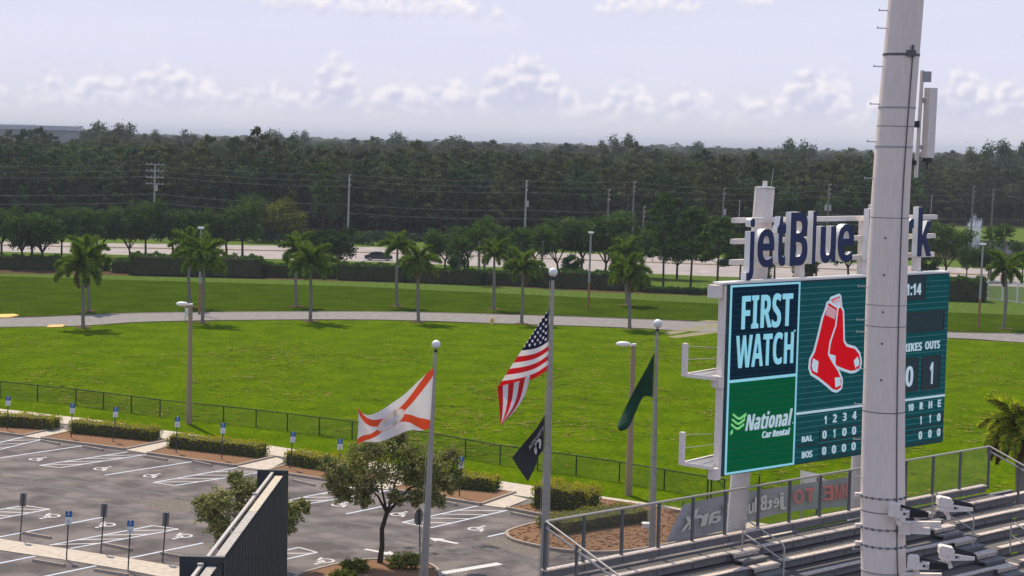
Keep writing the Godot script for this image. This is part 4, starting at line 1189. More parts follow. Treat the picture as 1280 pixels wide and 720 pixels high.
	tree("large_bush", bush, Vector3(-30.516,0,-288.603), "large leafy bush behind the third palm pair", "", 0.8)
	for q in [[Vector3(-8.244,0,-276.411), "low bush below the oaks right of the car", 0.6], [Vector3(0.315,0,-272.515), "low bush between the cabbage palms", 0.55], [Vector3(8.924,0,-270.388), "low bush right of the low-forked oak", 0.6], [Vector3(15.552,0,-270.849), "low bush behind the palm above the right lamp head", 0.6], [Vector3(36.35,0,-270.926), "bush showing under the first letters of the sign", 0.65], [Vector3(43.79,0,-273.158), "bush showing under the middle letters of the sign", 0.75], [Vector3(63.197,0,-278.978), "bush showing just right of the light tower", 0.7]]:
		tree("large_bush", bush, q[0], q[1], "bushes between hedge and highway", q[2])
	# palms beside the loop road
	var pc := [Color(0.105, 0.18, 0.032), Color(0.165, 0.23, 0.038), Color(0.24, 0.28, 0.05), Color(0.08, 0.14, 0.03)]
	for k in [[1.15, 0.9], [0.75, 1.5], [0.25, 1.65]]:
		for j in 2: fronds.append(frond_shape(3.0 - 0.1 * j, k[0], k[1] + 0.2 * j, 0.72, pc))
	for q in [
		[Vector3(-43.565,0,-186.388), 5.9, 1.05, "bushy palm on the near verge, leftmost in the picture"], [Vector3(-47.078,0,-204.054), 6.0, 0.9, "palm across the road behind the leftmost palm"],
		[Vector3(-32.69,0,-193.868), 6.5, 1.0, "palm on the near verge beside the left lamp pole"], [Vector3(-37.164,0,-211.53), 6.6, 0.95, "palm across the road behind the left lamp pole"],
		[Vector3(-21.729,0,-198.173), 5.9, 1.0, "palm on the near verge in front of the leafy bush"], [Vector3(-25.358,0,-215.588), 6.2, 0.9, "palm across the road, left partner in front of the leafy bush"],
		[Vector3(-13.687,0,-218.58), 6.6, 0.85, "palm across the road just right of the car"], [Vector3(-10.134,0,-200.004), 6.1, 0.85, "palm on the near verge right of the car"],
		[Vector3(-2.123,0,-217.314), 6.1, 0.8, "palm across the road behind the small hydrant"], [Vector3(1.143,0,-200.856), 5.7, 0.85, "palm on the near verge above the striped flag"],
		[Vector3(12.835,0,-198.326), 5.6, 0.95, "palm on the near verge above the right lamp head"], [Vector3(14.323,0,-227.982), 6.2, 0.95, "palm across the road behind the one above the right lamp head"], [Vector3(55.929,0,-208.059), 6.3, 0.9, "palm at the right edge in front of the white fence"]]:
		palm(q[0], q[1], q[2], q[3])
	# cabbage palms at the hedge: ball of fan leaves on a bare trunk
	var fan := S()
	for i in 34:
		var d := (rv() + Vector3.UP * 0.25).normalized()
		for j in 13:
			var dir := (d + rv() * 0.42).normalized()
			var c: Color = green[rng.randi() % 3]
			fan.set_color(c * rng.randf_range(0.9, 1.6))
			var sx := dir.cross(rv()).normalized() * 0.07
			tri(fan, d * 0.75 - sx, d * 0.75 + dir * 1.05, d * 0.75 + sx)
		fan.set_color(Color(0.06, 0.075, 0.025))
		tube(fan, [Vector3.ZERO, d * 0.85], 0.025, 3, false)
	var fm := fan.commit()
	for q in [[Vector3(-7.337,0,-256.366), 4.6, "cabbage palm at the hedge, leftmost of five"], [Vector3(-4.667,0,-254.285), 6.2, "tallest cabbage palm at the hedge, behind the hydrant palm"], [Vector3(-4.176,0,-271.104), 6.6, "cabbage palm behind the tallest at the hedge"], [Vector3(1.113,0,-258.886), 5.9, "cabbage palm at the hedge above the striped flag"], [Vector3(4.103,0,-254.734), 6.3, "cabbage palm at the hedge right of the striped flag's pole top"], [Vector3(75.944,0,-284.418), 7.0, "cabbage palm behind the white fence"], [Vector3(74.845,0,-287.372), 6.4, "cabbage palm left of the one behind the white fence"]]:
		var o := thing("cabbage_palm", q[2], "palm tree", q[0], rng.randf() * TAU, "cabbage palms at the hedge")
		var st := S(); tube(st, [Vector3(0, -0.1, 0), Vector3(0.05, q[1] * 0.5, 0), Vector3(0, q[1], 0)], [0.22, 0.18, 0.2], 8)
		part("trunk", st, M.palm_bark, o)
		part("crown", fm, M.leaf, o, Vector3(0, q[1], 0)).scale = Vector3.ONE * 1.3
	# the long hedge in pieces of different growth
	var hg := [Color(0.048, 0.098, 0.027), Color(0.085, 0.150, 0.040), Color(0.065, 0.115, 0.032)]
	for q in [[Vector3(-79.817,0,-261.356), Vector3(-57.974,0,-263.627), 2.2, 2.0, "clipped dark hedge at the left, below the street trees", 4200], [Vector3(-57.1,0,-260.692), Vector3(-54.445,0,-259.96), 2.2, 1.9, "short dark hedge piece left of the shrubby stretch", 700],
		[Vector3(-53.832,0,-257.038), Vector3(-34.968,0,-256.842), 3.2, 3.0, "tall shrubby hedge with large leaves behind the lamp pole", 5200], [Vector3(-35.167,0,-258.292), Vector3(-24.818,0,-258.462), 2.2, 2.0, "clipped hedge behind the third palm pair", 2400],
		[Vector3(-24.677,0,-257.009), Vector3(-15.057,0,-255.509), 2.2, 2.4, "clipped hedge directly below the car", 2400], [Vector3(-15.057,0,-255.509), Vector3(-4.419,0,-252.944), 2.2, 2.1, "lumpy hedge between the car and the cabbage palms", 2600],
		[Vector3(-4.446,0,-254.35), Vector3(3.078,0,-252.335), 2.2, 2.0, "hedge behind the cabbage palms", 1600], [Vector3(3.078,0,-252.335), Vector3(17.887,0,-248.429), 2.4, 2.5, "clipped hedge behind the thin mid-lawn lamp", 3600], [Vector3(17.794,0,-247.086), Vector3(28.32,0,-244.836), 1.5, 0.8, "row of small low shrubs below the young pines", 1500], [Vector3(56.66,0,-244.961), Vector3(63.324,0,-244.269), 3.0, 3.1, "tall dark hedge right of the scoreboard, by the white fence", 3000]]:
		hedge(q[0], q[1], q[2], q[3], q[4], hg, q[5], 0.34, "long hedge along the lawn's far edge")

# ------------------------------------------------------------------ power lines
func power_lines() -> void:
	var poles := [[Vector3(-67.292,0,-344), 14.152, "pole_concrete", "concrete power pole with four crossarms, at the left"], [Vector3(-30.973,0,-344), 13.046, "pole_concrete", "slim pale power pole above the leafy bush"], [Vector3(2.114,0,-344), 12.761, "pole_concrete", "slim grey power pole left of centre of the wood"], [Vector3(17.53,0,-344), 11.324, "pole_wood", "brown stub pole left of the corner pole with hanging loops"], [Vector3(22.319,0,-344), 12.925, "pole_wood", "brown corner power pole with hanging wire loops"], [Vector3(24.19,0,-344), 8.342, "pole_wood", "short brown pole right of the corner pole"], [Vector3(39.004,0,-344), 12.115, "pole_wood", "brown power pole with a transformer left of the letter sign"], [Vector3(58.604,0,-344), 13.31, "pole_wood", "brown power pole with two transformers behind the letter sign"], [Vector3(85.527,0,-344), 13.479, "pole_wood", "tall dark power pole left of the fountain"], [Vector3(89.266,0,-344), 13.118, "pole_wood", "tall grey power pole right of the fountain"], [Vector3(-145.519,0,-344), 13.854, "pole_concrete", ""], [Vector3(158.332,0,-344), 13.36, "pole_wood", ""]]
	for i in 10:
		var p: Array = poles[i]
		var o := thing("power_pole", p[3], "power pole", p[0], 0.0, "power poles along the highway")
		o.rotation.z = -0.012 if i != 4 else 0.0
		var st := S(); tube(st, [Vector3(0, 0, 0), Vector3(0, p[1], 0)], [0.22, 0.13], 8)
		part("pole", st, M[p[2]], o)
		if i == 0:
			for k in 4:
				st = S(); bar(st, Vector3(-1.7, p[1] - 0.1 - k * 1.2, 0), Vector3(1.7, p[1] - 0.1 - k * 1.2, 0), 0.14, 0.16)
				var cx := part("crossarm", st, M.pole_concrete, o)
				st = S()
				for x in [-1.55, -0.7, 0.7, 1.55]: tube(st, [Vector3(x, p[1] - k * 1.2, 0), Vector3(x, p[1] + 0.28 - k * 1.2, 0)], 0.06, 5)
				part("insulator", st, M.galvanised, cx)
		else:
			st = S()
			for k in 3: tube(st, [Vector3(0.0, p[1] - 0.15 - k * 0.9, 0), Vector3(0.35, p[1] - 0.05 - k * 0.9, 0)], 0.06, 5)
			part("insulator", st, M.galvanised, o)
		if i in [0, 2, 6, 7]:
			st = S(); tube(st, [Vector3(0.32, p[1] - 5.0, 0), Vector3(0.32, p[1] - 3.9, 0)], 0.26, 10)
			part("transformer", st, M.galvanised, o)
			if i == 7:
				st = S(); tube(st, [Vector3(-0.4, p[1] - 5.0, 0), Vector3(-0.4, p[1] - 3.9, 0)], 0.26, 10)
				part("transformer", st, M.galvanised, o)
	mat("cable", 0.11, 0.11, 0.12, 0.8)
	var order := [10, 0, 1, 2, 4, 6, 7, 9, 11]
	var offs := [-0.1, -1.2, -2.3, -5.6, -7.2]
	var wn := ["top power line strung along the highway", "second power line strung along the highway", "third power line strung along the highway", "upper thick cable strung below the power lines", "lowest cable strung below the power lines"]
	for k in 5:
		var st := S()
		for i in order.size() - 1:
			var a: Vector3 = poles[order[i]][0] + Vector3(0, poles[order[i]][1] + offs[k], 0)
			var b: Vector3 = poles[order[i + 1]][0] + Vector3(0, poles[order[i + 1]][1] + offs[k], 0)
			var pts := []
			var sag := a.distance_to(b) * 0.012
			for j in 11:
				var t := j / 10.0
				pts.append(a.lerp(b, t) - Vector3(0, 4.0 * sag * t * (1.0 - t), 0))
			tube(st, pts, 0.025 if k < 3 else 0.03, 3, false)
		var o := part(numbered("power_line"), st, M.cable, self)
		tag(o, wn[k], "cable", "power lines along the highway")
	var st := S()
	var c: Vector3 = poles[4][0]
	var d: Vector3 = poles[3][0]
	for k in 3:
		var pts := []
		for j in 9:
			var t := j / 8.0
			var y0: float = 11.5 - k * 1.6
			pts.append((c + Vector3(0, y0, 0)).lerp(d + Vector3(0, 8.8 - k * 1.4, 0), t) - Vector3(0, 6.0 * t * (1.0 - t) * (1.0 + 0.3 * k), 0))
		tube(st, pts, 0.03, 3, false)
	for k in 2: tube(st, [d + Vector3(0, 9.5 - k * 1.5, 0), d + Vector3(-6.5 + k * 2.0, 0, 4)], 0.025, 3, false)
	tag(part("hanging_loop", st, M.cable, self), "loose hanging wire loops and stays at the corner pole", "cable")

# ------------------------------------------------------------------ bleachers
var brow := Transform3D()
func bleachers() -> void:
	var o := thing("bleachers", "grey terraced bleachers with pale aluminium edges below the scoreboard", "bleachers", Vector3(1.491,8.4,-49.527), 0.743)
	var L := 22.046
	var step := 0.8
	var rise := 0.28
	var bay := 1.52
	var aisles := [[6.15, 7.35], [15.1, 16.3]]
	var plank := S(); box(plank, Vector3(0, -0.02, -0.11), Vector3(bay - 0.012, 0.04, 0.22))
	var pm := plank.commit()
	var rp := S(); box(rp, Vector3(0, -0.14, 0), Vector3(bay - 0.03, 0.215, 0.03))
	var rm := rp.commit()
	for k in 9:
		var y := -rise * k
		var z := step * k
		var extra := 0.0 if k == 0 else 1.2 * k
		var x0 := -0.55 - (0.0 if k == 0 else 4.0)
		var n := int((L + 0.55 + extra + (0.0 if k == 0 else 4.0)) / bay)
		for i in n:
			var x := x0 + (i + 0.5) * bay
			var cut := false
			if k > 0:
				for a in aisles: cut = cut or (x > a[0] - 0.25 and x < a[1] + 0.25)
			if not cut:
				part("bench_plank", pm, M.aluminium, o, Vector3(x, y + rng.randf_range(-0.006, 0.006), z + rng.randf_range(-0.01, 0.01)))
			part("riser_panel", rm, M.riser, o, Vector3(x, y - 0.005, z - 0.05))
		var st := S()
		box(st, Vector3(x0 + n * bay / 2, y - rise - 0.06, z + step * 0.5 - 0.03), Vector3(n * bay, 0.06, step + 0.06))
		part("tread", st, M.tread, o)
		if k > 0 and k < 8:
			for a in aisles:
				for j in 2:
					st = S()
					box(st, Vector3((a[0] + a[1]) / 2, y - 0.16 * j - 0.03, z - 0.02 + 0.34 * j), Vector3(a[1] - a[0] - 0.06, 0.05, 0.36))
					box(st, Vector3((a[0] + a[1]) / 2, y - 0.16 * j - 0.10, z + 0.1 + 0.34 * j), Vector3(a[1] - a[0] - 0.1, 0.09, 0.03))
					part("stair_step", st, M.aluminium if j == 0 else M.riser, o)
	var st := S()
	box(st, Vector3(L / 2, -4.6, -0.16), Vector3(L + 1.0, 8.4, 0.18))
	part("back_wall", st, M.riser, o)
	st = S()
	for i in 8: box(st, Vector3(i * 3.2, -5.5, 2.5), Vector3(0.3, 6.0, 0.3))
	part("support_post", st, M.rail_post, o)
	# railing along the top
	var rail := thing("top_railing", "chain-link guard railing with pale top rail behind the bleachers", "railing", o.position, o.rotation.y)
	var xs := [-0.47, 1.0, 2.52, 4.04, 5.5, 6.95, 8.48, 9.97, 11.49, 13.0, 14.5, 16.05, 17.6, 19.2, 20.95]
	var hr := 1.32
	for x in xs:
		st = S(); box(st, Vector3(x, hr / 2 - 0.1, -0.12), Vector3(0.09, hr + 0.16, 0.06))
		part("post", st, M.rail_post, rail)
	for i in xs.size() - 1:
		st = S(); tube(st, [Vector3(xs[i], hr, -0.12), Vector3(xs[i + 1], hr, -0.12)], 0.035, 6)
		part("rail", st, M.rail_light, rail)
		st = S(); chain(st, Vector3(xs[i], 0, -0.12), Vector3(xs[i + 1], 0, -0.12), 0.04, hr, 0.085, 0.0028)
		wire(st, Vector3(xs[i], 0.05, -0.12), Vector3(xs[i + 1], 0.05, -0.12), 0.012)
		part("wire_mesh", st, M.chain_wire, rail)
	# stair rails at both ends
	for e in [[-0.47, "double handrail running down the left end of the bleachers"], [20.95, "double handrail running down the right end of the bleachers"]]:
		var hrn := thing("end_handrail", e[1], "handrail", o.position, o.rotation.y, "handrails at the bleacher ends")
		for y in [0.0, -0.17]:
			st = S(); tube(st, [Vector3(e[0], hr + y, -0.1), Vector3(e[0], hr + y - 2.1, 6.0)], 0.03, 6)
			part("rail", st, M.rail_light, hrn)
		for k in 3:
			st = S(); box(st, Vector3(e[0], hr - 0.35 * (1.1 + 1.9 * k) - 0.75, 1.1 + 1.9 * k), Vector3(0.07, 1.4, 0.06))
			part("post", st, M.rail_post, hrn)
	# aisle handrails: a hoop of pipe with a middle rail
	for e in [[6.75, 0.75, "bent pipe handrail at the left bleacher stair, near the scoreboard column"], [15.7, 1.2, "bent pipe handrail at the right stair, just behind the floodlights"], [16.9, 3.4, "lower bent pipe handrail at the right stair beside the floodlights"]]:
		var hh := thing("aisle_handrail", e[2], "handrail", o.position + o.basis * Vector3(e[0], -rise * (e[1] / step), e[1]), o.rotation.y, "bent pipe handrails on the bleacher stairs")
		st = S()
		tube(st, [Vector3(0, -0.05, 0), Vector3(0, 0.82, 0), Vector3(0, 0.92, 0.1), Vector3(0, 0.44, 1.5), Vector3(0, 0.32, 1.58), Vector3(0, -0.65, 1.58)], 0.026, 6)
		part("hoop", st, M.rail_light, hh)
		st = S(); tube(st, [Vector3(0, 0.5, 0), Vector3(0, -0.05, 1.58)], 0.022, 6)
		part("middle_rail", st, M.rail_light, hh)
	# banner on its own fence beyond the railing, seen from behind
	banner()

func banner() -> void:
	var bt := [Vector3(8.91,1.833,-92),Vector3(11.269,2.089,-93.5),Vector3(14.384,2.103,-96),Vector3(18.339,2.154,-99),Vector3(20.651,2.108,-101)]
	var bb := [Vector3(7.921,-0.063,-91),Vector3(10.976,0.247,-93.3),Vector3(14.433,0.692,-96),Vector3(18.398,0.568,-99),Vector3(20.716,0.446,-101)]
	var o := thing("welcome_banner", "long grey mesh banner seen from behind, its lettering mirrored", "banner")
	var top := spline(bt, 8)
	var bot := spline(bb, 8)
	var st := S()
	for i in top.size() - 1:
		for k in 6:
			var w := func(a: Vector3, b: Vector3, t: float, u: float) -> Vector3: return a.lerp(b, t) + Vector3(0, 0, 0.10 * sin(u * 1.3) * sin(t * PI))
			var q := [w.call(bot[i], top[i], k / 6.0, i), w.call(bot[i], top[i], (k + 1) / 6.0, i), w.call(bot[i + 1], top[i + 1], (k + 1) / 6.0, i + 1), w.call(bot[i + 1], top[i + 1], k / 6.0, i + 1)]
			quad(st, q[0], q[1], q[2], q[3])
			quad(st, q[3] - Vector3(0, 0, 0.01), q[2] - Vector3(0, 0, 0.01), q[1] - Vector3(0, 0, 0.01), q[0] - Vector3(0, 0, 0.01))
	part("cloth", st, nmat("banner_cloth", Color(0.31, 0.30, 0.29), Color(0.40, 0.385, 0.37), 2.0, 0.9), o)
	# lettering, mirrored because the back is seen
	for w in [["Park", 0.06, 0.30, "banner_cream"], ["jetBlue", 0.33, 0.52, "banner_cream"], ["TO", 0.545, 0.625, "banner_red"], ["WELCOME", 0.65, 0.97, "banner_red"]]:
		if not M.has(w[3]): mat(w[3], 0.72 if w[3] == "banner_cream" else 0.78, 0.68 if w[3] == "banner_cream" else 0.20, 0.58 if w[3] == "banner_cream" else 0.17, 0.9)
		var chars: String = w[0]
		var n := chars.length()
		for i in n:
			var c0: float = lerpf(w[2], w[1], (i + 0.04) / n)
			var c1: float = lerpf(w[2], w[1], (i + 0.92) / n)
			var at := func(t: float, v: float) -> Vector3:
				var f: float = clampf(t, 0, 1) * (top.size() - 1)
				var j := mini(int(f), top.size() - 2)
				return (bot[j] as Vector3).lerp(bot[j + 1], f - j).lerp((top[j] as Vector3).lerp(top[j + 1], f - j), v)
			var small: bool = chars[i] in "etuar"
			var v0 := 0.28
			var v1 := 0.62 if small else 0.80
			if chars[i] == "j": v0 = 0.14
			var p: Vector3 = at.call(c0, v0)
			var q: Vector3 = at.call(c1, v0)
			var r: Vector3 = at.call(c0, v1)
			var tm := text_mesh(chars[i], 0.02)
			var ab := tm.get_aabb()
			var mi := part("letter", tm, M[w[3]], o)
			var bx := (q - p) / ab.size.x
			var by := (r - p) / ab.size.y
			var bz := Vector3(0.3, 0, 0.95)
			mi.transform = Transform3D(Basis(bx, by, bz), p - bx * ab.position.x - by * ab.position.y + Vector3(0.05, 0.03, 0.16))
	# its posts
	for p in [[Vector3(8.948,1.754,-92.4), 0], [Vector3(15.785,2.087,-97.4), 1], [Vector3(16.728,2.133,-98.2), 2], [Vector3(18.62,2.183,-99.6), 3]]:
		st = S(); tube(st, [p[0] * Vector3(1, 0, 1), p[0] + Vector3(0, 0.15, 0)], 0.05, 6)
		part("post", st, M.pole_concrete if p[1] % 2 else M.fence_green, o)
	var fl := thing("white_flap", "small pale canvas flap peeping over the banner top", "canvas")
	st = S()
	var a := [Vector3(15.991,2.405,-99.5),Vector3(16.019,1.609,-99.5),Vector3(17.745,1.55,-100.5),Vector3(17.145,2.105,-100.2)]
	quad(st, a[0], a[3], a[2], a[1])
	quad(st, a[1] - Vector3(0, 0, 0.02), a[2] - Vector3(0, 0, 0.02), a[3] - Vector3(0, 0, 0.02), a[0] - Vector3(0, 0, 0.02))
	part("cloth", st, M.white_paint, fl)

# ------------------------------------------------------------------ lettering
var font_bold: SystemFont
func text_mesh(t: String, depth: float) -> TextMesh:
	if font_bold == null:
		font_bold = SystemFont.new()
		font_bold.font_names = PackedStringArray(["Droid Sans"])
		font_bold.font_weight = 700
	var tm := TextMesh.new()
	tm.font = font_bold
	tm.text = t
	tm.font_size = 64
	tm.pixel_size = 0.01
	tm.depth = depth
	tm.curve_step = 2.0
	return tm

# text stretched to the rectangle u0,v0 .. u1,v1 on the face z; slant leans it to the right
func text_fit(parent: Node, called: String, t: String, u0: float, v0: float, u1: float, v1: float, z: float, depth: float, m: Material, slant := 0.0) -> MeshInstance3D:
	var tm := text_mesh(t, depth)
	var ab := tm.get_aabb()
	var o := part(called, tm, m, parent)
	var k := slant * (v1 - v0)
	var bx := Vector3((u1 - u0 - k) / ab.size.x, 0, 0)
	var by := Vector3(k / ab.size.y, (v1 - v0) / ab.size.y, 0)
	o.transform = Transform3D(Basis(bx, by, Vector3(0, 0, 1)), Vector3(u0, v0, z) - bx * ab.position.x - by * ab.position.y)
	return o

func rect_on(parent: Node, called: String, u0: float, v0: float, u1: float, v1: float, z: float, d: float, m: Material) -> MeshInstance3D:
	var st := S()
	box(st, Vector3((u0 + u1) / 2, (v0 + v1) / 2, z), Vector3(absf(u1 - u0), absf(v1 - v0), d))
	return part(called, st, m, parent)

func frame_on(parent: Node, called: String, u0: float, v0: float, u1: float, v1: float, z: float, w: float, m: Material) -> void:
	var st := S()
	box(st, Vector3((u0 + u1) / 2, v0, z), Vector3(u1 - u0 + w, w, 0.03))
	box(st, Vector3((u0 + u1) / 2, v1, z), Vector3(u1 - u0 + w, w, 0.03))
	box(st, Vector3(u0, (v0 + v1) / 2, z), Vector3(w, v1 - v0 - w, 0.03))
	box(st, Vector3(u1, (v0 + v1) / 2, z), Vector3(w, v1 - v0 - w, 0.03))
	part(called, st, m, parent)

const BOARD := Vector3(6.381,10.369,-53.5)
const BOARD_TURN := 0.729

func scoreboard() -> void:
	var o := thing("scoreboard", "large teal scoreboard with red socks emblem and two advertising panels", "scoreboard", BOARD, BOARD_TURN)
	var L := 10.81
	var Hh := 5.56
	var lu := 3.1           # right edge of the two advertising panels
	var mv := 2.744           # height of the rule between them
	rect_on(o, "cabinet", -0.12, -0.05, L + 0.02, Hh + 0.05, -0.17, 0.30, M.board_window)
	rect_on(o, "side_panel", -0.225, -0.12, -0.125, Hh + 0.02, -0.15, 0.22, M.white_paint)
	rect_on(o, "top_cap", -0.34, Hh + 0.052, L + 0.04, Hh + 0.11, -0.2, 0.42, M.bright_white)
	rect_on(o, "bracket_cap", -0.62, Hh - 0.34, -0.31, Hh + 0.03, -0.2, 0.3, M.white_paint)
	var face := rect_on(o, "main_face", lu + 0.045, 0.0, L, Hh, 0.0, 0.04, M.board_teal)
	var fa := rect_on(o, "upper_panel", 0.05, mv + 0.045, lu - 0.045, Hh - 0.04, 0.0, 0.04, M.board_navy)
	var fb := rect_on(o, "lower_panel", 0.05, 0.05, lu - 0.045, mv - 0.045, 0.0, 0.04, M.board_green)
	frame_on(o, "panel_border", 0.012, 0.012, lu, Hh - 0.012, 0.012, 0.06, M.led_cyan)
	rect_on(o, "panel_rule", 0.05, mv - 0.04, lu - 0.04, mv + 0.04, 0.01, 0.05, M.led_cyan)
	var rows := 31
	for i in range(1, rows):
		var y := Hh * i / rows
		rect_on(face, "seam", lu + 0.05, y - 0.011, L - 0.01, y + 0.011, 0.021, 0.006, M.board_seam)
		if absf(y - mv) > 0.08:
			var on := fa if y > mv else fb
			rect_on(on, "seam", 0.06, y - 0.006, lu - 0.05, y + 0.006, 0.021, 0.004, M.board_teal if y > mv else mat("seam_green", 0.008, 0.12, 0.05, 0.5))
	for i in range(1, 9):                                     # upright joints between the screen modules
		var x := L * i / 9.0
		var on := face if x > lu else fa
		rect_on(on, "module_joint", x - 0.006, 0.06 if x > lu else mv + 0.06, x + 0.006, Hh - 0.06, 0.0215, 0.005, M.board_window)
	# upper panel lettering
	for w in [["FIRST", 0.463,4.244,2.762,5.267], ["WATCH", 0.264,3.121,2.863,4.092]]:
		text_fit(fa, "lettering_shade", w[0], w[1] - 0.0 + 0.05, w[2] - 0.05, w[3] + 0.05, w[4] - 0.05, 0.03, 0.02, M.led_shade, 0.0)
		text_fit(fa, "lettering", w[0], w[1], w[2], w[3], w[4], 0.05, 0.03, M.led_cyan, 0.0)
	rect_on(fa, "small_mark", 2.905,4.07,2.955,4.128, 0.03, 0.02, M.led_cyan)
	# lower panel: wave mark and name
	text_fit(fb, "lettering", "National", 0.809,1.211,2.946,1.734, 0.035, 0.03, M.led_white, 0.22)
	rect_on(fb, "small_mark", 2.982,1.264,3.018,1.298, 0.03, 0.02, M.led_white)
	text_fit(fb, "lettering", "Car Rental", 1.563,0.932,2.857,1.145, 0.035, 0.03, M.led_white, 0.2)
	var wv := [Vector2(0.171,1.196),Vector2(0.799,1.762)]
	for k in 3:
		var q := PackedVector2Array()
		var q2 := PackedVector2Array()
		var w: float = wv[1].x - wv[0].x
		var h: float = (wv[1].y - wv[0].y) * 0.86
		for i in 13:
			var t := i / 12.0
			var u: float = wv[0].x + w * t * 0.9 + w * 0.1 * (2 - k) * 0.5
			var v: float = wv[1].y - h * (0.12 + 0.30 * k) + h * 0.13 * cos(t * TAU * 0.85 + 0.5) - t * h * 0.10
			q.append(Vector2(u, v + h * 0.075))
			q2.append(Vector2(u, v - h * 0.075))
		q2.reverse()
		q.append_array(q2)
		var st := S()
		prism(st, q, 0.024, 0.045)
		part("wave", st, M.led_green, fb)
	for q in [[Vector2(0.714,1.685),Vector2(0.817,1.773),Vector2(0.821,1.689),Vector2(0.736,1.6)], [Vector2(0.155,1.162),Vector2(0.157,1.257),Vector2(0.246,1.32),Vector2(0.245,1.201)]]:
		var st := S(); prism(st, PackedVector2Array(q), 0.024, 0.045); part("wave", st, M.led_green, fb)
	socks(face)
	# line score
	var dv: float = 1.541
	rect_on(face, "score_rule", lu + 0.05, dv - 0.035, L - 0.02, dv + 0.035, 0.03, 0.03, M.led_white)
	for w in [["1", 4.506,1.109,4.605,1.364], ["2", 4.925,1.123,5.108,1.38], ["3", 5.421,1.127,5.593,1.386], ["4", 5.902,1.132,6.092,1.391], ["10", 8.796,1.161,9.082,1.396], ["R", 9.428,1.168,9.605,1.403], ["H", 9.92,1.163,10.098,1.402], ["E", 10.43,1.17,10.596,1.411],
		["BAL", 3.452,0.643,3.96,0.815], ["BOS", 3.48,0.133,3.964,0.339]]:
		text_fit(face, "lettering", w[0], w[1], w[2], w[3], w[4], 0.03, 0.03, M.led_white)
	var r1 := [["0", 4.443,0.652,4.631,0.903], ["1", 4.973,0.641,5.056,0.911], ["0", 5.421,0.651,5.614,0.905], ["0", 5.911,0.648,6.097,0.906], ["1", 9.47,0.673,9.548,0.952], ["1", 9.98,0.677,10.049,0.964], ["0", 10.419,0.693,10.592,0.962]]
	var r2 := [["0", 4.456,0.142,4.637,0.396], ["0", 4.935,0.141,5.126,0.4], ["0", 5.427,0.144,5.62,0.397], ["0", 5.917,0.148,6.108,0.403], ["0", 9.438,0.177,9.608,0.449], ["0", 9.961,0.183,10.128,0.459], ["0", 10.449,0.192,10.623,0.456]]
	for w in r1 + r2: text_fit(face, "digit", w[0], w[1], w[2], w[3], w[4], 0.03, 0.03, M.led_white)
	for b in [[4.309,0.602,10.7,0.953], [4.32,0.075,10.713,0.456]]:
		frame_on(face, "score_window", b[0], (b[1] + 0.0), b[2], b[3], 0.03, 0.03, M.board_frame)
	rect_on(face, "score_gap", lu + 0.1, 0.53 - 0.02, 4.253, 0.53 + 0.02, 0.03, 0.02, M.board_frame)
	# clock, message window, strikes and outs
	rect_on(face, "clock_window", 7.624,4.814,9.454,5.538, 0.025, 0.02, M.board_window)
	frame_on(face, "clock_frame", 7.624,4.814,9.454,5.538, 0.03, 0.04, M.board_frame)
	text_fit(face, "digit", "1:14", 8.417,4.95,9.217,5.324, 0.045, 0.03, M.led_white)
	rect_on(face, "message_window", 6.861,3.75,10.572,4.376, 0.025, 0.02, M.board_window)
	frame_on(face, "message_frame", 6.861,3.75,10.572,4.376, 0.03, 0.04, M.board_frame)
	text_fit(face, "lettering", "STRIKES", 8.028,3.119,9.396,3.389, 0.03, 0.03, M.led_white)
	text_fit(face, "lettering", "OUTS", 9.592,3.131,10.386,3.395, 0.03, 0.03, M.led_white)
	for b in [[8.325,1.813,9.222,2.877], [9.489,1.819,10.458,2.88]]:
		rect_on(face, "count_window", b[0], b[1], b[2], b[3], 0.025, 0.02, M.board_window)
		frame_on(face, "count_frame", b[0], b[1], b[2], b[3], 0.03, 0.04, M.board_frame)
	text_fit(face, "digit", "0", 8.583,1.976,8.964,2.644, 0.045, 0.03, M.led_white)
	text_fit(face, "digit", "1", 9.891,1.975,10.045,2.694, 0.045, 0.03, M.led_white)
	# columns: they lean a little, as in the place
	var inv := o.transform.affine_inverse()
	var col := [[Vector3(7.571,18.729,-55.7), Vector3(7.003,7.57,-55.7), 0.30, 0.295], [Vector3(12.104,18.088,-61.7), Vector3(11.826,7.705,-61.7), 0.22, 0.24]]
	for i in 2:
		var c: Array = col[i]
		var d: Vector3 = c[1] - c[0]
		var st := S()
		tube(st, [inv * c[0], inv * c[1], inv * (c[1] + d * 0.25)], [c[2], c[3], c[3]], 20)
		var cm := part("column", st, M.white_paint, o)
		st = S(); tube(st, [inv * (c[0] + Vector3(0, 0.015, 0)), inv * (c[0] + Vector3(0, 0.06, 0))], [c[2] + 0.012, c[2] - 0.02], 20)
		part("column_cap", st, M.bright_white, cm)
		if i == 0:
			st = S(); box(st, inv * (c[0] + Vector3(0, 0.14, 0)), Vector3(0.16, 0.2, 0.05)); part("lifting_eye", st, M.white_paint, cm)
			st = S(); tube(st, [inv * (c[0] + Vector3(0.18, 0.0, 0)), inv * (c[0] + Vector3(0.24, 0.62, 0))], 0.012, 5); part("lightning_rod", st, M.galvanised, cm)
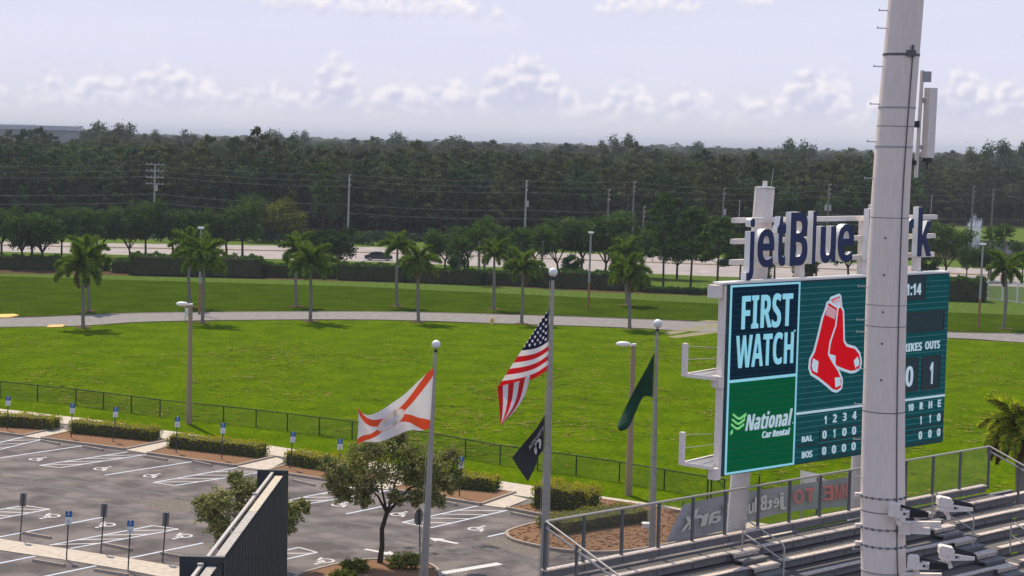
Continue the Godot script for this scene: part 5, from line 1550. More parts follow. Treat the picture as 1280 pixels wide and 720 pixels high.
	# two service platforms sticking out on the left
	for q in [[Vector3(-1.6,3.019,-0.25), Vector3(-0.337,2.832,-0.1), Vector3(0.763,2.956,-1), Vector3(-1.574,3.944,-0.25), Vector3(0.678,3.624,-1), Vector3(-0.354,2.81,-0.1)], [Vector3(-1.604,0.445,-0.25), Vector3(-0.422,0.207,-0.1), Vector3(0.816,0.347,-1), Vector3(-1.578,1.365,-0.25), Vector3(0.683,0.894,-1), Vector3(-0.382,0.096,-0.1)]]:
		var up := Vector3(0, 0.03, 0)
		var st := S()
		tri(st, q[0] + up, q[1] + up, q[2] + up); tri(st, q[0], q[2], q[1])
		var pl := part("platform_grating", st, M.galvanised, o)
		st = S()
		bar(st, q[0], q[1], 0.09, 0.1); bar(st, q[0], q[2], 0.07, 0.1)
		part("platform_edge", st, M.white_paint, pl)
		st = S(); bar(st, q[0] - up, Vector3(q[0].x, q[3].y, q[0].z), 0.13, 0.13); part("platform_post", st, M.white_paint, o)
		st = S(); bar(st, q[2] - up, Vector3(q[2].x, q[4].y, q[2].z), 0.09, 0.09); part("platform_post", st, M.white_paint, o)
		for h in [0.85, 0.45]:
			st = S(); wire(st, q[0] + Vector3(0, h, 0), q[2] + Vector3(0, h * 0.75, 0), 0.012)
			part("guard_wire", st, M.rail_light, o)
		st = S(); box(st, q[5] + Vector3(0.02, -0.05, 0), Vector3(0.22, 0.34, 0.3)); part("bracket_box", st, M.white_paint, o)

func socks(face: Node) -> void:
	# front sock and back sock, outlines in board coordinates
	var back := PackedVector2Array([Vector2(4.595,4.972),Vector2(5.024,5.066),Vector2(5.099,4.71),Vector2(5.199,4.574),Vector2(5.294,3.63),Vector2(5.45,3.474),Vector2(5.885,3.371),Vector2(6.091,3.201),Vector2(6.184,2.964),Vector2(6.157,2.768),Vector2(5.925,2.695),Vector2(5.706,2.694),Vector2(5.39,2.779),Vector2(5.037,2.89),Vector2(4.854,2.999),Vector2(4.579,3.283),Vector2(4.72,3.734),Vector2(4.886,4.162),Vector2(4.895,4.646),Vector2(4.748,4.821)])
	var front := PackedVector2Array([Vector2(4.456,4.882),Vector2(4.878,4.695),Vector2(4.809,4.175),Vector2(4.564,3.67),Vector2(4.51,3.287),Vector2(4.714,3.042),Vector2(5.039,2.729),Vector2(5.234,2.427),Vector2(5.215,2.213),Vector2(5.027,2.139),Vector2(4.825,2.188),Vector2(4.524,2.375),Vector2(4.134,2.596),Vector2(3.788,2.754),Vector2(3.689,2.929),Vector2(3.713,3.167),Vector2(3.887,3.386),Vector2(4.042,3.81),Vector2(4.233,4.425),Vector2(4.364,4.645)])
	var z := 0.024
	for q in [back, front]:
		for i in 2:
			var big := Geometry2D.offset_polygon(q, 0.085 if i == 0 else 0.0, Geometry2D.JOIN_ROUND)
			var st := S()
			prism(st, big[0] if i == 0 else q, z, z + 0.012)
			part("sock_outline" if i == 0 else "sock", st, M.led_white if i == 0 else M.led_red, face)
			z += 0.011
		z += 0.003
		var patches := []
		if q == back: patches = [[Vector2(5.836,3.005),Vector2(6.01,3.123),Vector2(6.106,2.969),Vector2(6.098,2.841),Vector2(5.912,2.789)], [Vector2(4.624,3.285),Vector2(4.902,3.224),Vector2(4.919,2.936),Vector2(4.734,3.094)]]
		else: patches = [[Vector2(3.792,3.21),Vector2(4.053,3.098),Vector2(4.013,2.744),Vector2(3.806,2.825),Vector2(3.738,2.973)], [Vector2(4.889,2.539),Vector2(5.15,2.531),Vector2(5.188,2.284),Vector2(4.93,2.224)]]
		for p in patches:
			var st := S(); prism(st, PackedVector2Array(p), z, z + 0.01); part("sock_patch", st, M.led_white, face)
		# ribbed cuff
		var cu: Array = [Vector2(4.634,4.947),Vector2(5.01,5.038),Vector2(5.075,4.711),Vector2(4.924,4.683)] if q == back else [Vector2(4.406,4.821),Vector2(4.842,4.638),Vector2(4.775,4.361),Vector2(4.326,4.517)]
		var n := 8
		for i in n:
			var t := (i + 0.5) / n
			var a: Vector2 = cu[0].lerp(cu[1], t)
			var b: Vector2 = cu[3].lerp(cu[2], t)
			var st := S()
			prism(st, PackedVector2Array([a - Vector2(0.011, 0), a + Vector2(0.011, 0), b + Vector2(0.011, 0), b - Vector2(0.011, 0)]), z, z + 0.008)
			part("cuff_rib", st, M.led_white, face)

func letter_sign() -> void:
	var o := thing("letter_sign", "row of big navy letters with white sides on white rails above the scoreboard", "sign", BOARD, BOARD_TURN)
	var dep := 0.21
	for w in [["j", 0.657,5.688,0.953,7.52], ["e", 1.12,6.064,1.857,7.2], ["t", 1.989,6.075,2.374,7.564], ["B", 2.61,6.069,3.407,7.687], ["l", 3.655,6.101,3.794,7.708], ["u", 4.038,6.108,4.764,7.244], ["e", 4.885,6.117,5.654,7.294],
		["P", 6.405,6.152,7.144,7.756], ["a", 7.328,6.169,8.048,7.34], ["r", 8.25,6.194,8.722,7.423], ["k", 8.976,6.194,9.735,7.803]]:
		var l := text_fit(o, "letter", w[0], w[1], w[2], w[3], w[4], -dep / 2, dep, M.bright_white)
		var f := text_fit(l, "letter_face", w[0], w[1], w[2], w[3], w[4], 0, 0.02, M.navy)
		f.transform = Transform3D(Basis(), Vector3(0, 0, dep / 2 + 0.012))
	# three rails and the posts that carry them
	var rails := [Vector2(0.576,7.37),Vector2(10.612,7.511),Vector2(0.553,6.745),Vector2(10.566,6.889),Vector2(0.53,6.13),Vector2(10.542,6.279)]
	for i in 3:
		var a: Vector2 = rails[i * 2]
		var b: Vector2 = rails[i * 2 + 1]
		var v := (a.y + b.y) / 2
		rect_on(o, "rail", a.x, v - 0.075, b.x, v + 0.075, -0.5, 0.16, M.white_paint)
	var px := [3.756, 6.843, 9.722]
	for x in px: rect_on(o, "post", x - 0.12, 5.63, x + 0.12, 6.3 if x < 5.0 else 7.45, -0.55, 0.2, M.white_paint)
	# two little lightning rods
	for q in [Vector2(0.82,7.45), Vector2(10.341,7.58)]:
		var st := S(); tube(st, [Vector3(q.x, q.y, -0.5), Vector3(q.x + 0.02, q.y + 0.58, -0.5)], 0.014, 5)
		part("lightning_rod", st, M.galvanised, o)

# ------------------------------------------------------------------ light tower
func tower() -> void:
	var o := thing("light_tower", "huge white steel floodlight tower standing in front of the scoreboard", "light tower", Vector3(9.363,0,-45))
	var ax := [Vector3(9.433,25.914,-45),Vector3(9.381,23.617,-45),Vector3(9.292,21.688,-45),Vector3(9.203,19.259,-45),Vector3(9.184,17.006,-45),Vector3(9.215,14.459,-45),Vector3(9.279,11.85,-45),Vector3(9.363,9.903,-45),Vector3(9.454,7.822,-45)]
	var rd := [0.405, 0.425, 0.44, 0.458, 0.492, 0.505, 0.54, 0.548, 0.56]
	var b := o.position
	ax.insert(0, ax[0] + (ax[0] - ax[1]) * 2.0)
	rd.insert(0, 0.37)
	ax.append(Vector3(ax[-1].x, 0, ax[-1].z))
	rd.append(0.72)
	var line := []
	for p in ax: line.append(p - b)
	var pts := spline(line, 5)
	var rr := []
	for i in pts.size(): rr.append(lerpf(rd[mini(i / 5, rd.size() - 1)], rd[mini(i / 5 + 1, rd.size() - 1)], (i % 5) / 5.0))
	var st := S()
	tube(st, pts, rr, 40)
	var shaft := part("shaft", st, M.tower_paint, o)
	var axis := func(y: float) -> Array:                       # centre and radius at a height above the ground
		for i in pts.size() - 1:
			if (pts[i].y - y) * (pts[i + 1].y - y) <= 0:
				var t: float = (y - pts[i].y) / (pts[i + 1].y - pts[i].y + 1e-9)
				return [pts[i].lerp(pts[i + 1], t), lerpf(rr[i], rr[i + 1], t)]
		return [pts[-1], rr[-1]]
	# straps and seams (heights in metres)
	var straps := [[22.295,0.03],[21.020,0.02],[20.565,0.008],[20.070,0.02],[18.345,0.008],[16.215,0.006],[15.693,0.008],[13.583,0.012],[11.468,0.022],[11.107,0.012],[10.696,0.022],[10.254,0.022],[9.599,0.02]]
	for s in straps:
		var c: Array = axis.call(s[0])
		var h: float = s[1]
		st = S(); tube(st, [c[0] - Vector3(0, h, 0), c[0] + Vector3(0, h, 0)], c[1] + (0.012 if h > 0.015 else 0.004), 40, true)
		var sm := part("strap", st, M.galvanised if h > 0.015 and s[0] < 22.0 else M.dark_band, o)
		if h > 0.021 and s[0] < 22.0:
			st = S()
			for k in 9: box(st, c[0] + Vector3(cos(0.2 + k * 0.34), 0, sin(0.2 + k * 0.34)) * (c[1] + 0.015), Vector3(0.05, 0.05, 0.05))
			part("strap_bolts", st, M.dark_band, sm)
			st = S(); box(st, c[0] + Vector3(-c[1] - 0.05, 0.01, 0.02), Vector3(0.2, 0.09, 0.12))
			part("strap_clamp", st, M.white_paint, sm)
	# the buckle high up and the cable running down
	var bk: Array = axis.call(22.329)
	st = S(); box(st, bk[0] + Vector3(0.14, -0.01, bk[1] - 0.01), Vector3(0.22, 0.15, 0.10)); box(st, bk[0] + Vector3(0.18, 0.12, bk[1]), Vector3(0.05, 0.14, 0.06))
	part("cable_entry", st, M.dark_band, o)
	var cp := []
	for k in 24:
		var y := lerpf(bk[0].y - 0.05, 5.0, k / 23.0)
		var c: Array = axis.call(y)
		cp.append(c[0] + Vector3(cos(1.12), 0, sin(1.12)) * (c[1] + 0.014))
	st = S(); tube(st, cp, 0.016, 6)
	part("cable", st, M.dark_band, o)
	# climbing pegs on the left edge
	for y in [23.349,22.926,22.002,21.093,20.182,19.287,16.644,15.817,15.521,14.611,13.738,12.862,11.924,10.118]:
		var c: Array = axis.call(y)
		st = S()
		var p: Vector3 = c[0] + Vector3(-cos(0.12), 0, sin(0.12)) * (c[1] - 0.02)
		tube(st, [p, p + Vector3(-0.24, 0, 0.02)], 0.014, 6)
		box(st, p + Vector3(-0.24, 0.01, 0.02), Vector3(0.02, 0.06, 0.04))
		part("climbing_peg", st, M.galvanised, o)
	# bolt heads on the shaft
	for y in [17.863,16.961,16.056,15.286,14.395]:
		var c: Array = axis.call(y)
		st = S(); ball(st, c[0] + Vector3(-0.17, 0, sqrt(c[1] * c[1] - 0.029)), Vector3(0.03, 0.03, 0.025), 8)
		part("bolt", st, M.dark_band, o)
	# antenna on an arm at the right
	var an := thing("cell_antenna", "white panel antenna on a vertical pipe strapped to the light tower", "antenna", Vector3(9.924,20.739,-45.4))
	st = S(); tube(st, [Vector3(0.01,1.211,0), Vector3(-0.041,-1.414,0)], 0.05, 8); part("pipe", st, M.white_paint, an)
	var a0 := Vector3(0.243,0.788,0)
	var a1 := Vector3(0.224,-0.916,0)
	var up := (a0 - a1).normalized()
	var ab := Basis(up.cross(Vector3.BACK).normalized(), up, Vector3.BACK) * Basis(Vector3.UP, 0.55)
	st = S(); box(st, (a0 + a1) / 2, Vector3(0.25, a0.distance_to(a1), 0.20), ab); part("panel", st, M.white_paint, an)
	st = S(); box(st, a1 - up * 0.06, Vector3(0.2, 0.08, 0.14), ab); tube(st, [a1, a1 - up * 0.3], 0.02, 5); part("connector", st, M.dark_metal, an)
	for q in [[120, 1157], [190, 1152]]:
		pass
	st = S(); bar(st, a0 - up * 0.35, Vector3(0.03, a0.y - 0.3, 0), 0.10, 0.12); bar(st, a1 + up * 0.25, Vector3(-0.06, a1.y + 0.25, 0), 0.08, 0.10); part("bracket", st, M.galvanised, an)
	st = S(); box(st, Vector3(0.124,1.058,0), Vector3(0.2, 0.26, 0.12)); part("radio_box", st, M.galvanised, an)
	st = S(); bar(st, Vector3(-0.02, -0.1, 0), Vector3(-0.28, -0.12, 0.02), 0.12, 0.16); bar(st, Vector3(-0.06, -1.05, 0), Vector3(-0.30, -1.05, 0.02), 0.1, 0.12); part("clamp", st, M.dark_metal, an)
	# four uplights near the foot
	for q in [[Vector3(9.618,11.258,-44.2), 0.22, "upper left floodlight on the tower with open black visor", 0], [Vector3(10.916,11.347,-44.6), 0.0, "upper right floodlight on the tower with long black louvre", 1], [Vector3(10.137,9.986,-44.2), 0.16, "lower left floodlight on the tower with open black visor", 0], [Vector3(11.006,10.133,-44.6), 0.06, "lower right floodlight on the tower with large white head", 1]]:
		floodlight(q[0], q[1], q[2], q[3])
	# arms that carry them
	for y in [10.806,9.519]:
		var c: Array = axis.call(y)
		st = S()
		bar(st, c[0] + Vector3(0.3, 0, 0.3), c[0] + Vector3(1.3, 0.08, 0.60), 0.14, 0.16)
		bar(st, c[0] + Vector3(0.3, -0.12, 0.35), c[0] + Vector3(1.0, -0.06, 0.72), 0.10, 0.16)
		box(st, c[0] + Vector3(0.42, -0.05, 0.45), Vector3(0.3, 0.3, 0.24))
		part("light_arm", st, M.white_paint, o)

func floodlight(at: Vector3, turn: float, label: String, kind: int) -> void:
	var o := thing("floodlight", label, "floodlight", at, -turn, "floodlights low on the tower")
	o.rotation.z = -0.04
	o.scale = Vector3.ONE * 0.8
	var st := S()
	# wedge body: tall head at the left, thin lip at the right
	prism(st, PackedVector2Array([Vector2(-0.42, -0.16), Vector2(-0.42, 0.12), Vector2(-0.36, 0.19), Vector2(-0.14, 0.20), Vector2(-0.08, 0.16), Vector2(-0.08, 0.02), Vector2(0.62, -0.03), Vector2(0.62, -0.13), Vector2(-0.1, -0.2), Vector2(-0.36, -0.2)]), -0.16, 0.16)
	part("housing", st, M.white_paint, o)
	st = S()
	if kind == 0:
		prism(st, PackedVector2Array([Vector2(-0.07, 0.15), Vector2(0.72, 0.02), Vector2(0.72, -0.02), Vector2(-0.07, 0.05)]), -0.17, -0.14)
		prism(st, PackedVector2Array([Vector2(0.22, -0.16), Vector2(0.22, 0.08), Vector2(0.78, 0.06), Vector2(0.78, -0.10)]), 0.165, 0.185)
		box(st, Vector3(-0.02, 0.07, 0), Vector3(0.02, 0.18, 0.30))
	else:
		prism(st, PackedVector2Array([Vector2(-0.07, 0.17), Vector2(0.66, 0.05), Vector2(0.66, -0.02), Vector2(-0.07, 0.03)]), -0.165, -0.14)
		for k in 3: box(st, Vector3(0.28, 0.06 - 0.012 * k, -0.08 + 0.08 * k), Vector3(0.66, 0.08, 0.012), Basis(Vector3.BACK, -0.1))
		box(st, Vector3(0.66, -0.03, 0), Vector3(0.04, 0.18, 0.30), Basis(Vector3.BACK, 0.3))
	part("visor", st, M.black_metal, o)
	if kind == 1:
		st = S()
		prism(st, PackedVector2Array([Vector2(-0.46, -0.02), Vector2(-0.47, 0.2), Vector2(-0.40, 0.25), Vector2(-0.06, 0.20), Vector2(0.0, 0.12), Vector2(-0.02, -0.08)]), -0.18, 0.19)
		part("driver_box", st, M.white_paint, o)
	st = S(); box(st, Vector3(0.10, -0.07, 0.163), Vector3(0.14, 0.075, 0.008)); part("label_plate", st, M.dark_metal, o)
	st = S(); box(st, Vector3(0.135, -0.07, 0.170), Vector3(0.05, 0.06, 0.004)); part("label_print", st, M.sign_white, o)
	st = S(); bar(st, Vector3(-0.15, -0.22, 0), Vector3(-0.05, -0.45, 0.02), 0.12, 0.12); ball(st, Vector3(-0.16, -0.22, 0.05), Vector3(0.1, 0.1, 0.1), 8); part("knuckle", st, M.white_paint, o)

# ------------------------------------------------------------------ flags
func cloth(top: Array, bot: Array, ripple: float, waves: float, m: Material, twist := 0.0) -> ArrayMesh:
	var a := Curve3D.new()
	var b := Curve3D.new()
	var ta := spline(top, 8)
	var tb := spline(bot, 8)
	var n := 44
	var k := 24
	var at := func(arr: Array, t: float) -> Vector3:
		var f: float = t * (arr.size() - 1)
		var i := mini(int(f), arr.size() - 2)
		return (arr[i] as Vector3).lerp(arr[i + 1], f - i)
	var p := []
	for i in n + 1:
		var row := []
		var s := float(i) / n
		for j in k + 1:
			var t := float(j) / k
			var q: Vector3 = (at.call(ta, s) as Vector3).lerp(at.call(tb, s), t)
			var amp := ripple * smoothstep(0.0, 0.3, s)
			q += Vector3(0.0, 0.0, 1.0) * amp * sin(s * TAU * waves + t * 2.2 + twist * s) + Vector3(0.05, 0.09, 0) * amp * cos(s * TAU * waves * 1.3 + t * 3.0)
			row.append(q)
		p.append(row)
	var st := S()
	for i in n:
		for j in k:
			for c in [[0, 0], [1, 1], [1, 0], [0, 0], [0, 1], [1, 1]]:
				var x: int = i + c[0]
				var y: int = j + c[1]
				var du: Vector3 = p[mini(x + 1, n)][y] - p[maxi(x - 1, 0)][y]
				var dv: Vector3 = p[x][mini(y + 1, k)] - p[x][maxi(y - 1, 0)]
				st.set_normal(du.cross(dv).normalized())
				st.set_uv(Vector2(float(x) / n, float(y) / k))
				st.add_vertex(p[x][y])
	return st.commit()

# the striped flag droops: the upper triangle hangs from the pole, the fly end is folded and hangs straight down
func folded_flag() -> ArrayMesh:
	var top := Vector3(1.253,14.482,-61)
	var low := Vector3(1.264,12.418,-61)
	var far := Vector3(-0.405,11.787,-61)
	var right := Vector3(0.705,12.31,-60.9)
	var tip := Vector3(-0.269,10.538,-60.9)
	var st := S()
	var n := 26
	for half in 2:
		var p := []
		for i in n + 1:
			var row := []
			for j in n + 1:
				var a := float(i) / n
				var b := float(j) / n
				var q: Vector3
				if half == 0:
					q = top.lerp(low, a).lerp(top.lerp(far, a), b) - Vector3(0, 0.16 * sin(PI * b) * a, 0)
					q += Vector3(0, 0, 0.22) * a * sin(b * 5.0 + a * 1.4) * smoothstep(0.0, 0.3, b)
				else:
					q = far.lerp(right, a).lerp(tip + Vector3(0.04, 0.05, 0) * a, pow(b, 0.9)) + Vector3(0.22 * a * sin(PI * b), -0.16 * sin(PI * (1.0 - a)) * a * (1.0 - b), 0)
					q += Vector3(0, 0, 0.10 * sin(a * 9.0) * b + 0.03 + 0.12 * b)
				row.append(q)
			p.append(row)
		for i in n:
			for j in n:
				for c in [[0, 0], [1, 1], [1, 0], [0, 0], [0, 1], [1, 1]]:
					var x: int = i + c[0]
					var y: int = j + c[1]
					var du: Vector3 = p[mini(x + 1, n)][y] - p[maxi(x - 1, 0)][y]
					var dv: Vector3 = p[x][mini(y + 1, n)] - p[x][maxi(y - 1, 0)]
					var nn := du.cross(dv)
					st.set_normal(nn.normalized() if nn.length() > 1e-9 else Vector3.BACK)
					var a := float(x) / n
					var b := float(y) / n
					st.set_uv(Vector2(b * a * 0.62, a) if half == 0 else Vector2(0.62 + 0.37 * b, 0.995 - 0.46 * a))
					st.add_vertex(p[x][y])
	return st.commit()

func flag_mat(key: String, im: Image) -> StandardMaterial3D:
	var m := StandardMaterial3D.new()
	m.resource_name = key
	m.albedo_texture = ImageTexture.create_from_image(im)
	m.roughness = 0.85
	m.cull_mode = BaseMaterial3D.CULL_DISABLED
	m.backlight_enabled = true
	m.backlight = Color(0.8, 0.8, 0.8)
	M[key] = m
	return m

const GLYPHS := {"P": [30, 17, 17, 30, 16, 16, 16], "O": [14, 17, 17, 17, 17, 17, 14], "W": [17, 17, 17, 21, 21, 27, 17], "M": [17, 27, 21, 21, 17, 17, 17], "I": [14, 4, 4, 4, 4, 4, 14], "A": [4, 10, 17, 17, 31, 17, 17]}
func stamp(im: Image, t: String, x: int, y: int, s: int, col: Color) -> void:
	for i in t.length():
		if not GLYPHS.has(t[i]): continue
		for r in 7:
			for c in 5:
				if GLYPHS[t[i]][r] & (16 >> c): im.fill_rect(Rect2i(x + (i * 6 + c) * s, y + r * s, s, s), col)

func flags() -> void:
	# flag prints: flat cloth, so a computed picture each
	var st_red := Color(0.86, 0.30, 0.14)
	var sal := Image.create(300, 200, false, Image.FORMAT_RGBA8)
	for y in 200:
		for x in 300:
			var u := x / 300.0
			var v := y / 200.0
			var d := minf(absf(u - v), absf(u - (1.0 - v)))
			var c := Color(0.88, 0.87, 0.86)
			if d < 0.105: c = st_red
			var e := Vector2((u - 0.5) * 1.5, v - 0.5).length()
			if e < 0.23:
				c = Color(0.88, 0.83, 0.80)
				if e > 0.21: c = Color(0.86, 0.72, 0.66)
				elif e < 0.13 and v > 0.48: c = Color(0.76, 0.78, 0.80)
				elif absf(u - 0.46) < 0.02: c = Color(0.70, 0.70, 0.62)
				elif Vector2((u - 0.56) * 1.5, v - 0.44).length() < 0.05: c = Color(0.87, 0.76, 0.62)
			sal.set_pixel(x, y, c)
	var us := Image.create(380, 208, false, Image.FORMAT_RGBA8)
	for i in 13: us.fill_rect(Rect2i(0, i * 16, 380, 16), Color(0.80, 0.06, 0.10) if i % 2 == 0 else Color(0.90, 0.88, 0.88))
	us.fill_rect(Rect2i(0, 0, 152, 112), Color(0.055, 0.065, 0.20))
	for r in 9:
		for c in (6 if r % 2 == 0 else 5):
			var cx := 13 + c * 25 + (0 if r % 2 == 0 else 12)
			var cy := 11 + r * 11
			for dy in range(-6, 7):
				for dx in range(-6, 7):
					var a := atan2(dx, -dy)
					var rr := 5.6 * (0.46 + 0.54 * pow(absf(cos(2.5 * a)), 2.0)) 
					if Vector2(dx, dy).length() < rr: us.set_pixel(cx + dx, cy + dy, Color(0.92, 0.92, 0.92))
	var pow_ := Image.create(300, 200, false, Image.FORMAT_RGBA8)
	pow_.fill(Color(0.19, 0.19, 0.195))
	var wt := Color(0.88, 0.87, 0.86)
	for y in 200:
		for x in 300:
			var d := Vector2(x - 105, y - 132) * 1.25
			if d.length() < 62: pow_.set_pixel(x, y, wt)
			# bowed head, neck and shoulder in front of a tower and a strand of wire
			if (Vector2((x - 103) / 1.0, (y - 122) / 1.25).length() < 21) or (x > 92 and x < 122 and y > 136 and y < 158) or (Vector2((x - 112) / 1.5, (y - 180) / 1.0).length() < 29 and d.length() < 62): pow_.set_pixel(x, y, Color(0.03, 0.03, 0.035))
			if d.length() < 62 and x > 132 and x < 137 and y > 98 and y < 146: pow_.set_pixel(x, y, Color(0.03, 0.03, 0.035))
			if d.length() < 62 and x > 126 and x < 145 and y > 95 and y < 109: pow_.set_pixel(x, y, Color(0.03, 0.03, 0.035))
	stamp(pow_, "POW", 28, 50, 4, wt)
	stamp(pow_, "MIA", 116, 50, 4, wt)
	pow_.fill_rect(Rect2i(102, 60, 8, 8), wt)
	var gr := Image.create(64, 64, false, Image.FORMAT_RGBA8)
	gr.fill(Color(0.04, 0.26, 0.17))
	# poles
	var P := [[Vector3(-2.531,12.806,-62), Vector3(-2.785,5.083,-62), 0.042, 0.145, "left flag pole with white ball, flying the orange and white flag"], [Vector3(1.35,15.419,-61), Vector3(1.3,5.418,-61), 0.055, 0.165, "middle and tallest flag pole with white ball, flying two flags"], [Vector3(4.957,13.688,-62), Vector3(4.99,5.265,-62), 0.042, 0.13, "right flag pole with white ball, flying the dark green flag"]]
	for i in 3:
		var a: Vector3 = P[i][0]
		var b: Vector3 = P[i][1]
		var d := (b - a) / (a.y - b.y)
		var g := b + d * b.y
		var o := thing("flag_pole", P[i][4], "flag pole", g, 0.0, "flag poles in front of the car park")
		var st := S()
		tube(st, [Vector3.ZERO, b - g, (a + b) / 2 - g, a - g], [P[i][3] * 1.25, P[i][3], (P[i][2] + P[i][3]) * 0.5, P[i][2]], 14)
		part("pole", st, M.flag_pole if M.has("flag_pole") else nmat("flag_pole", Color(0.33, 0.31, 0.28), Color(0.42, 0.395, 0.36), 2.0, 0.45, 0.02, 4, false), o)
		st = S(); tube(st, [a - g, a - g + Vector3(0, 0.06, 0)], 0.075, 10); tube(st, [a - g + Vector3(0, 0.06, 0), a - g + Vector3(0.002, 0.14, 0)], 0.03, 6)
		part("truck", st, M.dark_metal, o)
		st = S(); ball(st, a - g + Vector3(0.005, 0.26, 0), Vector3.ONE * 0.15, 20)
		part("ball_finial", st, M.bright_white, o)
		st = S(); wire(st, a - g + Vector3(-0.1, -0.02, 0.02), b - g + Vector3(-P[i][3] - 0.04, 0, 0.02), 0.008)
		part("halyard", st, M.rail_light, o)
	var fl := [
		["state_flag", "white flag with orange-red diagonal cross streaming from the left pole", "flag", "saltire", sal, [Vector3(-2.57,12.286,-62),Vector3(-3.158,11.78,-62),Vector3(-3.771,11.164,-62),Vector3(-4.308,10.74,-62),Vector3(-4.742,10.675,-62),Vector3(-5.125,10.858,-62)], [Vector3(-2.584,10.203,-62),Vector3(-3.152,10.053,-62),Vector3(-3.695,9.944,-62),Vector3(-4.291,9.806,-62),Vector3(-4.779,9.658,-62),Vector3(-5.186,9.538,-62)], 0.42, 1.4],
		["striped_flag", "red, white and blue starred and striped flag hanging from the middle pole", "flag", "stripes", us, [Vector3(1.253,14.482,-61),Vector3(0.776,13.829,-61),Vector3(0.338,13.175,-61),Vector3(-0.073,12.467,-61),Vector3(-0.405,11.787,-61)], [Vector3(1.263,12.444,-61),Vector3(0.891,12.382,-61),Vector3(0.549,12.132,-61),Vector3(0.222,11.289,-61),Vector3(-0.243,10.523,-61)], 0.22, 1.3],
		["black_flag", "black flag with white round emblem low on the middle pole", "flag", "emblem", pow_, [Vector3(1.207,10.908,-61),Vector3(0.911,10.442,-61),Vector3(0.521,9.919,-61),Vector3(0.131,9.395,-61)], [Vector3(1.195,9.745,-61),Vector3(1.04,9.498,-61),Vector3(0.916,9.115,-61),Vector3(0.685,8.649,-61)], 0.12, 0.9],
		["green_flag", "dark green flag hanging folded from the right pole", "flag", "green", gr, [Vector3(4.888,12.977,-62),Vector3(4.516,12.259,-62),Vector3(4.107,11.346,-62),Vector3(3.683,10.459,-62)], [Vector3(4.879,11.446,-62),Vector3(4.567,11.412,-62),Vector3(4.31,10.885,-62),Vector3(4.078,10.44,-62),Vector3(3.771,10.241,-62)], 0.22, 1.1]]
	for f in fl:
		var m := flag_mat(f[3], f[4])
		if f[3] in ["green", "emblem"]: m.backlight = Color(0.08, 0.08, 0.08)
		var o := part(numbered(f[0]), folded_flag() if f[3] == "stripes" else cloth(f[5], f[6], f[7], f[8], m), m, self)
		tag(o, f[1], f[2], "flags on the three poles")

# ------------------------------------------------------------------ dark corrugated wall
func corrugated_wall() -> void:
	var far := Vector3(-7.261,9.04,-59.469)
	var near := Vector3(-7.347,9.04,-45.723)
	var d := (near - far)
	var L := d.length() + 6.0
	d = d.normalized()
	var o := thing("corrugated_wall", "dark corrugated metal wall with a pale ledge along its top", "wall", Vector3(far.x, 0, far.z), 0.0)
	o.basis = Basis(d, Vector3.UP, d.cross(Vector3.UP))
	var side := -1.0 if (o.basis.z.x > 0) else 1.0           # towards the left, away from the sheet
	var st := S()
	var n := int(L / 0.28)
	for i in n:                                               # trapezoid ribs
		var x := i * 0.28
		var q := [Vector2(x, 0), Vector2(x + 0.06, 0.10), Vector2(x + 0.16, 0.10), Vector2(x + 0.22, 0), Vector2(x + 0.28, 0)]
		for k in 4:
			var a: Vector2 = q[k]
			var b: Vector2 = q[k + 1]
			quad(st, Vector3(a.x, 0, -side * a.y), Vector3(a.x, 9.04, -side * a.y), Vector3(b.x, 9.04, -side * b.y), Vector3(b.x, 0, -side * b.y))
			quad(st, Vector3(b.x, 0, -side * (b.y - 0.004)), Vector3(b.x, 9.04, -side * (b.y - 0.004)), Vector3(a.x, 9.04, -side * (a.y - 0.004)), Vector3(a.x, 0, -side * (a.y - 0.004)))
	part("corrugated_sheet", st, nmat("wall_sheet", Color(0.020, 0.030, 0.033), Color(0.034, 0.046, 0.050), 3.0, 0.5, 0.02, 4, false), o)
	# pale ledge in four plates, a dark beam behind it, dark boxes at both ends
	for i in 5:
		st = S(); box(st, Vector3(0.3 + 2.9 * i + 1.44, 8.94, side * 0.17), Vector3(2.87, 0.05, 0.26))
		part("ledge_plate", st, nmat("ledge", Color(0.42, 0.36, 0.28), Color(0.55, 0.48, 0.38), 1.5, 0.7, 0.02, 4, false) if i == 0 else M.ledge if i == 1 else (M.ledge_grey if M.has("ledge_grey") else nmat("ledge_grey", Color(0.30, 0.28, 0.26), Color(0.42, 0.39, 0.36), 1.5, 0.7, 0.02, 4, false)), o)
	st = S(); box(st, Vector3(L / 2, 9.0, side * 0.42), Vector3(L - 0.1, 0.09, 0.09)); part("top_beam", st, M.rail_light, o)
	st = S(); box(st, Vector3(L / 2, 8.0, side * 0.35), Vector3(L - 0.1, 1.8, 0.05)); part("back_sheet", st, M.wall_sheet, o)
	st = S(); box(st, Vector3(0.0, 4.55, side * 0.42), Vector3(0.12, 9.1, 1.0)); part("end_panel", st, M.rail_dark if M.has("rail_dark") else mat("rail_dark", 0.03, 0.035, 0.04, 0.6), o)
	st = S(); box(st, Vector3(d.dot(Vector3(-7.839,9.04,-46.469) - far), 4.6, side * 0.44), Vector3(0.12, 9.2, 1.15)); part("cross_panel", st, M.rail_dark, o)
	st = S()
	for x in [4.0, 12.6, 13.4]: box(st, Vector3(x, 9.06, side * 0.42), Vector3(0.10, 0.10, 0.13))
	part("beam_clips", st, M.galvanised, o)

